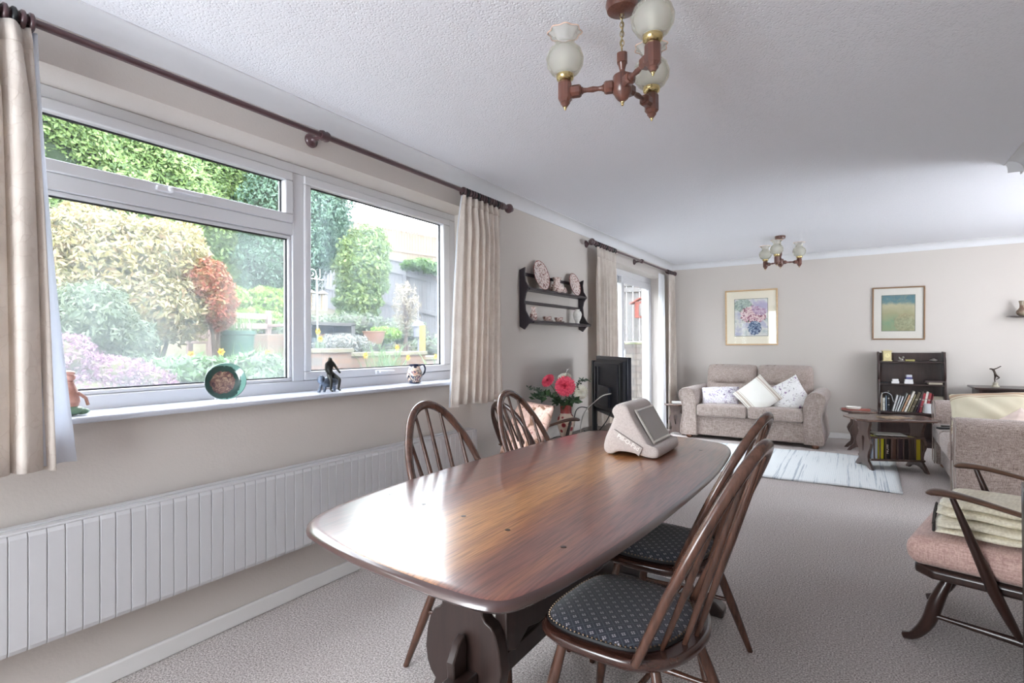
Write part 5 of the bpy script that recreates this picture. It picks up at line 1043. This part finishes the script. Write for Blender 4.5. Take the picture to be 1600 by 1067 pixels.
# brick
def brick(name, c1, c2, mortar, sc=1.0, axis='x', bw=.225, rh=.075):
    k = N(name); c = k.n('TexCoord'); s_ = k.sep(c.outputs['Object']); cb = k.n('CombineXYZ', {0: s_[1] if axis == 'x' else s_[0], 1: s_[2], 2: 0.0})
    b = k.n('TexBrick', {'Vector': cb, 'Color1': lin(dk(c1)), 'Color2': lin(dk(c2)), 'Mortar': lin(dk(mortar)), 'Scale': 1.0/sc, 'Brick Width': bw, 'Row Height': rh, 'Mortar Size': .006*rh/.075}); b.offset = .5
    k.B(Base_Color=b.outputs['Color'], Roughness=.95); k.bump(k.noise(k.co(), 60, 3), .4, .003); return k.m
BR1 = brick('buff_brick', 'a88468', '94705a', '8d8274'); BR2 = brick('pale_garden_brick', 'bdb0a4', 'a99287', '8f8a84', axis='y'); BR3 = brick('patio_brick', '8f857c', '6f625c', '4a4643', axis='y', bw=.26, rh=.115)
def wallbox(name, label, x0, x1, y0, y1, z0, z1, mat, cope=None):
    t = thing(name, label, 'garden wall', (x0, y0, z0)); m = MB(); m.box(0, x1-x0, 0, y1-y0, 0, z1-z0); m.build('brickwork', mat, t, smooth=0)
    if cope: m = MB(); m.box(-.02, x1-x0+.02, -.02, y1-y0+.02, z1-z0, z1-z0+.045); m.build('coping', cope, t, bevel=.005)
    return t
COPE = pm('buff_coping', 'a59a80', .9, noise=(5, '8f8a70'))
wallbox('retaining_wall', 'low pale brick retaining wall below the heather and daffodils', -4.22, -4.0, -3, 3.2, -.1, .80, BR1)
wallbox('brick_planter', 'square buff brick corner planter seen behind the dark seated figurine', -4.75, -4.45, 3.45, 3.82, -.1, 1.15, BR1, COPE)
wallbox('raised_bed_wall', 'long buff brick wall behind the daffodil clump, right half of the window', -4.9, -4.7, 3.83, 5.25, -.1, 1.10, BR1, COPE)
wallbox('brick_steps', 'grey-brown brick steps rising at the right of the window view', -5.6, -5.0, 5.3, 6.6, -.1, 1.02, BR2, COPE)
wallbox('back_bed_wall', 'orange brick wall far left beside the flowering bush', -7.6, -7.4, -.5, 2.2, .8, 1.62, BR1, None)
# --- hedge
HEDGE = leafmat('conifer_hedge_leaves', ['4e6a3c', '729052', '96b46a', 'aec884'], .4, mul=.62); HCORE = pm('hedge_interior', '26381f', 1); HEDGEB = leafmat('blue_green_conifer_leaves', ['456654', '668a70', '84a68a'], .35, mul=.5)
hb = thing('hedge', 'tall dense green conifer hedge filling the top of the window', 'hedge', (-10.6, 2.5, 2.0))
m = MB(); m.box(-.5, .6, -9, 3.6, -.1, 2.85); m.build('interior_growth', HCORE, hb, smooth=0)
R = np.random.RandomState(5); nH = 120000
yv = -9+12.8*R.rand(nH); zv = .0+3.1*R.rand(nH); bump_ = .18*np.sin(yv*2.1)*np.cos(zv*1.9)+.12*np.sin(yv*5+zv*4)
pts = np.stack([.62+bump_+.18*R.rand(nH), yv, zv], 1); nr = np.stack([1+0*yv, .6*R.normal(size=nH), .5+.6*R.normal(size=nH)], 1); nr /= np.linalg.norm(nr, axis=1)[:, None]
t_ = R.normal(size=(nH, 3)); t_[:, 2] -= .8; t_ -= nr*(t_*nr).sum(1)[:, None]; t_ /= np.linalg.norm(t_, axis=1)[:, None]; s_ = np.cross(nr, t_); L_ = (.028+.035*R.rand(nH))[:, None]
V = np.stack([pts-t_*L_, pts+s_*L_*.5, pts+t_*L_, pts-s_*L_*.5], 1).reshape(-1, 3)
me = bpy.data.meshes.new('hedge_leaves'); me.vertices.add(4*nH); me.vertices.foreach_set('co', V.ravel()); me.loops.add(4*nH); me.loops.foreach_set('vertex_index', np.arange(4*nH)); me.polygons.add(nH); me.polygons.foreach_set('loop_start', np.arange(0, 4*nH, 4)); me.update(); me.validate()
o = bpy.data.objects.new('foliage', me); COL.objects.link(o); me.materials.append(HEDGE); o.parent = hb
m = MB(); R_ = random.Random(2)
for i in range(26): y_ = -4+i*.33+R_.uniform(-.1, .1); m.tube([(.55, y_, -.35), (.5, y_+.05, .6)], .04, 6)
m.build('trunks', pm('hedge_trunk', '6d675c', .9), hb)
shrub('conifer_tree', 'blue-green conifer at the left of the side window against the white sky', 'tree', (-9.4, 6.8, 1.6), [(-9.5, 6.6, 3.7, .9, 1.1, 1.5), (-9.4, 7.1, 4.3, .8, .95, .9), (-9.3, 6.3, 2.9, .8, .9, .9), (-9.6, 7.3, 3.6, .7, .9, .8)], 42000, .07, HEDGEB, 11, core=HCORE, stems=3, droop=.6)
# --- boundary fence, stepping down towards the house
FENCE = N('weathered_fence'); k = FENCE; n1 = k.noise(k.co(scale=(8, 8, .6)), 3, 4); k.B(Base_Color=k.ramp(n1, [(.3, dk('7c7a7c')), (.7, dk('9a9698'))]), Roughness=.95); FENCE = k.m
FPALE = N('pale_tan_fence'); k = FPALE; n1 = k.noise(k.co(scale=(8, 8, .6)), 3, 4); k.B(Base_Color=k.ramp(n1, [(.3, dk('a08a72', .3)), (.7, dk('b9a48c', .3))]), Roughness=.95); FPALE = k.m  # pale tan board colour of the far fence
def fence(label, x0, x1, y, za0, za1, zb0, zb1, mat, group, back=False, rails=(0.12, .5, .88), dropb=0):
    """vertical board panel from x0 to x1 (x0<x1), bottom za*, top zb*"""
    t = thing('fence_panel', label, 'fence', (x0, y, za0), 0, group); n = max(2, int((x1-x0)/.12)); m = MB()
    for i in range(n):
        a, b_ = i/n, (i+.93)/n; X0, X1 = (x1-x0)*a, (x1-x0)*b_; e = (a+b_)/2; bz = za0+(za1-za0)*e-za0; tz = zb0+(zb1-zb0)*e-za0; m.box(X0, X1, 0, .018, bz, tz)
    m.build('boards', mat, t, smooth=0)
    for r in rails:
        z_a = (zb0-za0)*r; z_b = za1-za0+(zb1-za1)*r; m = MB(); m.bar((0, -.02, z_a), (x1-x0, -.02, z_b), .04, .085); m.build('rail', mat, t)
    m = MB(); m.bar((0, 0, zb0-za0+.02), (x1-x0, 0, zb1-za0+.02), .07, .04); m.build('capping', mat, t)
    m = MB(); m.box(-.06, .04, -.05, .05, -.3, zb0-za0+.1); m.build('post', mat, t); return t
FG2 = 'boundary fence panels'
for i, (x0, x1, zb0, zb1, za) in enumerate([(-14.5, -12.7, 4.25, 4.0, 2.2), (-12.7, -10.9, 3.95, 3.62, 1.9), (-10.9, -9.1, 3.62, 3.22, 1.4), (-9.1, -7.3, 3.2, 2.72, 1.1), (-7.3, -5.5, 2.72, 2.4, 1.0)]):
    fence('grey weathered fence panel, %s along the garden boundary' % ['farthest', 'second farthest', 'middle one', 'second nearest the house', 'nearest the house'][i], x0, x1, 9.5, za, za-.3, zb0, zb1, FENCE, FG2)
fence('long pale fence on higher ground beyond the garden, under the white sky', -17, -9.5, 13.0, 2.6, 2.2, 6.15, 4.25, FPALE, 'neighbouring fence', rails=(.2, .75))
# patio boundary: brick wall with board fence above
wallbox('patio_wall', 'pale brick wall with green-stained coping outside the patio door', -5.5, -2.7, 9.5, 9.72, -.1, 1.22, BR3, _pm('mossy_coping', '6f6f58', .9, noise=(8, '4a5238')))
fence('pale board fence on top of the brick wall outside the patio door', -5.45, -2.7, 9.6, 1.27, 1.27, 2.34, 2.30, _pm('silver_boards', '5f5d5c', .9), 'patio fence', rails=(.93,))
bh = thing('bird_house', 'red wooden bird feeder box on the fence outside the patio door', 'bird feeder', (-3.22, 9.5, 1.70), 0)
RED = pm('red_stained_wood', 'b0503f', .8)
m = MB(); m.box(-.12, .12, -.12, -.015, 0, .30); m.build('box', RED, bh, bevel=.004)
m = MB(); m.add([(-.2, -.17, .26), (0, -.17, .36), (.2, -.17, .26), (-.2, 0, .26), (0, 0, .36), (.2, 0, .26)], [(0, 1, 4, 3), (1, 2, 5, 4)]); m.build('roof', RED, bh, solid=.02, smooth=0)
m = MB(); m.lathe([(.028, .03), (.03, .04), (.03, .22), (.01, .26), (0, .26)], (0, -.15, 0), 14); m.build('lantern', pm('lantern_grey', '6d6460', .5), bh)
m = MB(); m.box(-4.9, -2.8, 5.0, 9.4, -.12, -.02); o = m.build('patio_paving', pm('pale_paving', 'a8a39a', .9, noise=(3, '98938a'))); o['kind'] = 'structure'
# --- shrubs
YCR = leafmat('cream_yellow_leaves', ['a8a060', 'd4c888', 'e8dcae', 'a0a070', 'c8a680', '84906a'], .4, mul=.5); GRN = leafmat('mid_green_leaves', ['4f7a34', '6f9a48', '8cb85c'], .35)
GRG = leafmat('grey_green_shrub_leaves', ['6a8266', '8a9c7c', 'a3b092'], .35)
REDL = leafmat('orange_red_leaves', ['b85a42', 'cf6a4c', 'd88058', 'b08a58', 'a89060'], .35); HEATH = leafmat('heather_pink_bloom', ['b478a8', 'c890bc', 'd8a8cc', '8f8a5a'], .3); LIME = leafmat('lime_leaves', ['86b83c', 'a0cc4c', 'b4d868'], .4)
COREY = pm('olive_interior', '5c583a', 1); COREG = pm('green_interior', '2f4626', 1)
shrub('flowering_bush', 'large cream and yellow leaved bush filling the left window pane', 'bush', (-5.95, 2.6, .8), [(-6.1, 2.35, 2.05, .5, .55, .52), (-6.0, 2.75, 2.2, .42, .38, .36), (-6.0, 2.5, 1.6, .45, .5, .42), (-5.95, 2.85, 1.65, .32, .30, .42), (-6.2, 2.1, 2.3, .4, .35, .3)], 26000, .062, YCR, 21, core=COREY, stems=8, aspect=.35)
shrub('grey_green_bush', 'soft grey-green bush low at the left of the cream one', 'bush', (-5.6, 1.95, .75), [(-5.6, 1.95, 1.45, .36, .30, .36), (-5.6, 2.2, 1.25, .3, .28, .25)], 7500, .06, GRG, 22, core=COREG, aspect=.3)
shrub('red_bush', 'orange-red leaved bush right of the big cream bush', 'bush', (-5.75, 3.12, .8), [(-5.8, 3.02, 1.92, .22, .24, .26), (-5.75, 3.14, 1.68, .22, .18, .30)], 9000, .045, REDL, 23, core=pm('rust_interior', '6a3a2a', 1), aspect=.5)
shrub('lime_bush', 'bright lime green bush at the far left beside the curtain', 'bush', (-7.0, 1.9, .9), [(-7.0, 2.0, 2.0, .25, .22, .28)], 1800, .06, LIME, 24, core=COREG, aspect=.6)
shrub('heather', 'pink flowering heather mound behind the retaining wall', 'heather', (-4.5, 1.5, .66), [(-4.5, 1.30, 1.12, .22, .34, .22), (-4.45, 1.65, 1.02, .2, .3, .15), (-4.4, 1.86, .96, .16, .2, .12), (-4.4, 1.0, 1.15, .22, .3, .2), (-4.32, 1.4, .93, .12, .4, .1)], 15000, .026, HEATH, 25, core=pm('heather_interior', '7a7a4a', 1), aspect=.6, rnd=1)
shrub('hellebore', 'leafy green perennial clump behind the low wall in the left pane', 'plant', (-4.55, 2.55, .68), [(-4.6, 2.3, .98, .22, .4, .17), (-4.6, 2.85, 1.0, .2, .32, .17), (-4.45, 2.6, .9, .15, .4, .12)], 4500, .085, leafmat('hellebore_leaves', ['5c8a4c', '7aa868', '9cbc92', 'a8c4a8'], .35), 26, core=COREG, aspect=.3, droop=.3)
shrub('ground_cover', 'bright green ivy ground cover left of the mullion under the hedge', 'ground cover', (-8.6, 5.2, 1.4), [(-8.7, 4.75, 1.95, .5, .45, .3), (-8.6, 5.6, 1.95, .5, .6, .32), (-8.3, 5.1, 1.65, .4, .5, .22)], 8000, .07, LIME, 27, core=COREG, aspect=.7)
shrub('laurel_bush', 'yellow-green climbing bush in front of the fence in the side window', 'bush', (-8.3, 7.3, 1.3), [(-8.2, 7.3, 2.7, .5, .6, .7), (-8.3, 7.6, 3.2, .4, .5, .5), (-8.2, 7.2, 2.1, .45, .5, .4)], 13000, .085, leafmat('laurel_leaves', ['6a8c48', '8aa858', 'a8bc68', '7c9c70'], .4), 28, core=COREG, aspect=.45)
shrub('ivy_on_fence', 'green ivy spilling over the fence top at the right of the side window', 'ivy', (-8.0, 9.35, 2.7), [(-8.6, 9.3, 3.12, .5, .15, .14), (-7.9, 9.3, 2.98, .45, .15, .15)], 2500, .08, GRN, 29, aspect=.6, stems=2)
shrub('bare_shrub', 'tall pale twiggy shrub in front of the fence at the right', 'bush', (-6.1, 6.35, 1.0), [(-6.1, 6.35, 1.85, .22, .24, .42)], 900, .07, leafmat('pale_twig_leaves', ['b0a48c', 'c0b498', 'a89a84'], .3), 30, aspect=.25, stems=14)
shrub('green_clump', 'small bright green clump on the stone bank', 'plant', (-7.0, 6.75, 1.15), [(-7.0, 6.75, 1.42, .25, .32, .14)], 1600, .06, LIME, 31, core=COREG, aspect=.6)
shrub('silver_shrub', 'silvery low shrub above the raised bed wall', 'bush', (-5.3, 4.5, .8), [(-5.4, 4.5, 1.22, .3, .42, .16)], 2600, .05, leafmat('silver_leaves', ['9a9c94', 'b4b6ae', '8a8c80'], .3), 32, core=pm('silver_interior', '5f5c52', 1), aspect=.3)
shrub('dark_bank_plants', 'dark grey-green planting on the bank below the fence', 'plants', (-7.6, 6.0, 1.2), [(-7.5, 5.6, 1.5, .5, .6, .25), (-7.6, 6.6, 1.6, .5, .7, .25), (-7.4, 7.6, 1.5, .4, .6, .3), (-6.3, 7.3, 1.15, .4, .5, .25)], 5000, .06, GRG, 33, core=pm('bank_interior', '5c5a50', 1), aspect=.5)
# --- daffodils
DG = leafmat('daffodil_leaves', ['6f9c58', '8cb474', 'a4c48c'], .4); DY = _pm('daffodil_yellow', 'c8a010', .6)
def daffodil(label, base, n, h, flowers, seed, rx=.14, ry=.18):
    t = thing('daffodil_clump', label, 'daffodils', base, 0, 'daffodil clumps in the garden'); grass('leaves', (0, 0, 0), rx, ry, n, h, DG, t, seed)
    for (dx, dy, dz) in flowers:
        m = MB(); m.tube([(dx*.6, dy*.6, 0), (dx, dy, dz)], .005, 5); m.build('stem', DG, t)
        m = MB(); c_ = Vector((dx, dy, dz))
        for i in range(6): a = i*PI/3; d = Vector((.3, math.cos(a), math.sin(a))).normalized(); s2 = Vector((0, -math.sin(a), math.cos(a))); m.add([c_, c_+d*.025+s2*.012, c_+d*.042, c_+d*.025-s2*.012], [(0, 1, 2, 3)])
        m.lathe([(.012, 0), (.014, .015), (.018, .025)], c_, 10, cap=False, M=Matrix.Rotation(PI/2, 4, 'Y')); m.build('flower', DY, t, smooth=0)
daffodil('daffodil clump with two yellow blooms in the middle of the side window', (-4.35, 4.2, .70), 90, .62, [(.05, -.33, .42), (.05, .30, .38), (.0, .18, .50)], 1, .1, .2)
daffodil('thin daffodil with one yellow bloom right of the big clump', (-4.45, 5.15, .68), 8, .5, [(.0, .0, .40)], 2, .04, .1)
daffodil('daffodil leaves with a yellow bloom in front of the green pot', (-5.2, 3.35, .72), 80, .60, [(.1, .3, .62), (.1, -.55, .45)], 3, .2, .35)
daffodil('tall daffodil leaves just left of the mullion', (-4.9, 3.25, .70), 70, .55, [(0, -.1, .45)], 4, .15, .25)
daffodil('strap-leaved clump beside the heather', (-4.75, 2.05, .70), 80, .50, [(0, .3, .45)], 5, .15, .25)
daffodil('two yellow daffodils just right of the mullion', (-5.0, 3.86, .80), 10, .6, [(.05, -.08, .58), (.05, -.05, .5)], 6, .04, .06)
# --- bench, pots, feeders
BN = pm('faded_pink_bench_wood', '9a8078', .8)
gb = thing('garden_bench', 'faded pinkish wooden garden bench with slatted back', 'bench', (-7.2, 4.15, .9))
for i, z in enumerate((.42, .57, .71)): m = MB(); m.box(-.02, .02, -.6, .55, z, z+.08 if i else z+.06); m.build('back_slat', BN, gb, bevel=.004)
for y_ in (-.6, .5): m = MB(); m.box(-.03, .03, y_-.03, y_+.03, 0, .84); m.box(0, .5, y_-.03, y_+.03, .60, .64); m.box(.45, .5, y_-.03, y_+.03, 0, .62); m.build('end_frame', BN, gb, bevel=.004)
m = MB(); m.box(.0, .5, -.6, .5, .36, .40); m.build('seat', BN, gb, bevel=.004)
GP = pm('green_glazed_pot', '3f6f5c', .25)
def pot(name, label, base, r, h, mat, plant=None, seed=0):
    t = thing(name, label, 'plant pot', base, 0, 'pots and planters in the garden'); m = MB(); m.lathe([(r*.7, 0), (r*.92, h*.5), (r, h*.9), (r*1.08, h*.92), (r*1.08, h), (r*.95, h), (r*.9, h*.9), (0, h*.88)], n=24); m.build('pot', mat, t, smooth=50)
    if plant: grass('leaves', (0, 0, h*.85), r*.6, r*.6, plant, .35, DG, t, seed)
    return t
pot('glazed_pot', 'round green glazed pot with daffodil leaves in front of the bench', (-6.0, 3.48, .86), .19, .54, GP, 40, 3)
m = MB(); m.box(-.15, .15, -.16, .16, 0, .32); o = m.build('brick_trough', BR1, bevel=.01); o.location = (-6.2, 4.06, 1.05); tag(o, 'square buff trough right of the green pot', 'plant pot', 'pots and planters in the garden')
pl = wallbox('bench_wall', 'low grey wall the bench and pots stand on', -6.9, -6.4, 3.0, 5.1, .8, 1.06, BR2)
sg_ = thing('potting_shelf', 'weathered wooden shelf with small pots right of the mullion', 'shelf', (-5.75, 4.5, .8)); SH = pm('grey_timber', '5f5c58', .9)
m = MB(); m.box(-.2, .2, -.38, .34, .68, .72); m.box(-.2, .2, -.38, .34, .36, .42); m.build('boards', SH, sg_); m = MB(); m.box(-.2, .2, .27, .33, 0, .7); m.box(-.2, .2, -.38, -.34, 0, .7); m.build('posts', SH, sg_); m = MB(); m.box(-.2, -.17, -.38, .34, .0, .7); m.build('back_board', pm('shaded_timber', '4d4b49', .9), sg_)  # back board: the grey timber darkened, painting in shade inside the shelf
pot('small_pot', 'small terracotta pot on the wooden shelf', (-5.7, 4.45, 1.221), .085, .15, pm('terracotta', 'a3755c', .8))
pot('small_pot', 'wider grey pot on the wooden shelf beside the terracotta one', (-5.7, 4.68, 1.221), .11, .17, pm('grey_pot', '8c8780', .8))
pot('small_pot', 'little blue and white pot at the left of the wooden shelf', (-5.65, 4.27, 1.221), .04, .10, pm('blue_white_pot', 'a9b7c6', .5))
pot('terracotta_pot', 'broad terracotta pot half sunk in the stone bank', (-6.4, 5.95, 1.25), .17, .20, bpy.data.materials['terracotta'])
fd = thing('bird_feeder_station', 'white curled metal pole with two hanging bird feeders', 'bird feeder', (-5.0, 3.81, .72)); WI = pm('pale_metal', 'd2d4d2', .4, .2)
m = MB(); m.tube([(0, .02, 0), (0, 0, 1.28)], .009, 8); m.build('pole', WI, fd)
m = MB(); sp = [(0, -.06+.055*(1-q/9)*math.cos(q), 1.30+.055*(1-q/9)*math.sin(q)) for q in np.linspace(-PI/2, 7, 26)]; m.tube(sp, .005, 5); m.tube(spline([(0, -.06, 1.245), (0, 0, 1.235), (0, .045, 1.27), (0, .04, 1.36)], 5), .005, 5); m.tube([(0, -.1, 1.24), (0, .1, 1.24)], .005, 5); m.build('scrollwork', WI, fd)
for y_ in (-.085, .075):
    m = MB(); m.tube([(0, y_, 1.24), (0, y_, 1.11)], .002, 4); m.lathe([(.0, 1.12), (.02, 1.115), (.062, 1.085), (.06, 1.08), (0, 1.08)], (0, y_, 0), 16); f_ = m.build('feeder_roof', pm('feeder_roof_cream', 'c8c4b0', .7) if 'feeder_roof_cream' not in bpy.data.materials else bpy.data.materials['feeder_roof_cream'], fd, smooth=50)
    m = MB(); m.lathe([(.022, .90), (.022, 1.08)], (0, y_, 0), 12); m.build('seed_tube', pm('seed', 'b09a70', .7) if 'seed' not in bpy.data.materials else bpy.data.materials['seed'], f_)
    m = MB()
    for q in np.linspace(0, 2*PI, 12, endpoint=False): m.tube([(math.cos(q)*.05, y_+math.sin(q)*.05, .9), (math.cos(q)*.05, y_+math.sin(q)*.05, 1.08)], .0016, 4)
    for z in (.9, .96, 1.02): m.tube([(math.cos(q)*.05, y_+math.sin(q)*.05, z) for q in np.linspace(0, 2*PI, 16, endpoint=False)], .0016, 4, close=True)
    m.build('wire_cage', WI, f_)
f2 = thing('hanging_bird_feeder', 'grey domed bird feeder hanging near the steps', 'bird feeder', (-5.6, 6.1, 1.35)); m = MB(); m.lathe([(0, .26), (.06, .23), (.1, .17), (.1, .16), (0, .16)], n=16); m.build('roof', pm('feeder_grey', '8a8a98', .6), f2, smooth=50); m = MB(); m.lathe([(.07, 0), (.075, .17)], n=16); m.build('cage', bpy.data.materials['feeder_grey'], f2, smooth=50); m = MB(); m.tube([(0, 0, .26), (0, 0, .4)], .008, 6); m.tube([(0, 0, -.6), (0, 0, 0)], .012, 6); m.build('pole', bpy.data.materials['feeder_grey'], f2)
m = MB(); m.box(-.03, .03, -.03, .03, 0, .75); o = m.build('wooden_post', pm('yellow_timber', 'b0985c', .8)); o.location = (-5.0, 5.53, .75); tag(o, 'pale square timber post beside the steps', 'post')
m = MB(); m.add([(-.05, -.22, 0), (.02, -.2, .0), (.02, .22, 0), (-.05, .2, 0), (-.05, -.22, .26), (.02, -.2, .27), (.02, .22, .25), (-.05, .2, .25)], [(0, 1, 2, 3), (4, 5, 6, 7), (0, 1, 5, 4), (1, 2, 6, 5), (2, 3, 7, 6), (3, 0, 4, 7)]); o = m.build('white_slab', pm('pale_lilac_slab', 'b5acb4', .7, noise=(12, 'a39aa2')), bevel=.015); o.location = (-8.0, 7.26, 1.80); tag(o, 'pale lilac upright slab below the climbing bush', 'slab')
# stone bank
R = random.Random(8); ST = [pm('bank_stone_%d' % i, c_, .95) for i, c_ in enumerate(('8f8a80', 'a09a90', '7c7a74'))]
used_labels = set()
for i in range(26):
    y_ = 4.9+R.random()*2.4; e = R.random(); x_ = -6.9-e*.9; z_ = 1.0+e*.55; r = R.uniform(.07, .15); lb = '%s stone %s of the garden bank, %s' % (['dull grey', 'pale grey', 'dark grey'][i % 3], ['at the foot', 'in the middle', 'near the top'][min(2, int(e*3))], 'left of the lilac slab' if y_ < 5.7 else ('just below the lilac slab' if y_ < 6.5 else 'right of the lilac slab'))
    if lb in used_labels: continue
    used_labels.add(lb); m = MB(); m.ball((0, 0, 0), (r, r*1.7, r*.5), 8, 5); o = m.build('bank_stone', ST[i % 3], smooth=60); o.location = (x_, y_, z_); o.rotation_euler = (R.uniform(-.2, .2), .3, R.uniform(-.3, .3)); tag(o, lb, 'stone', 'stones in the garden bank')
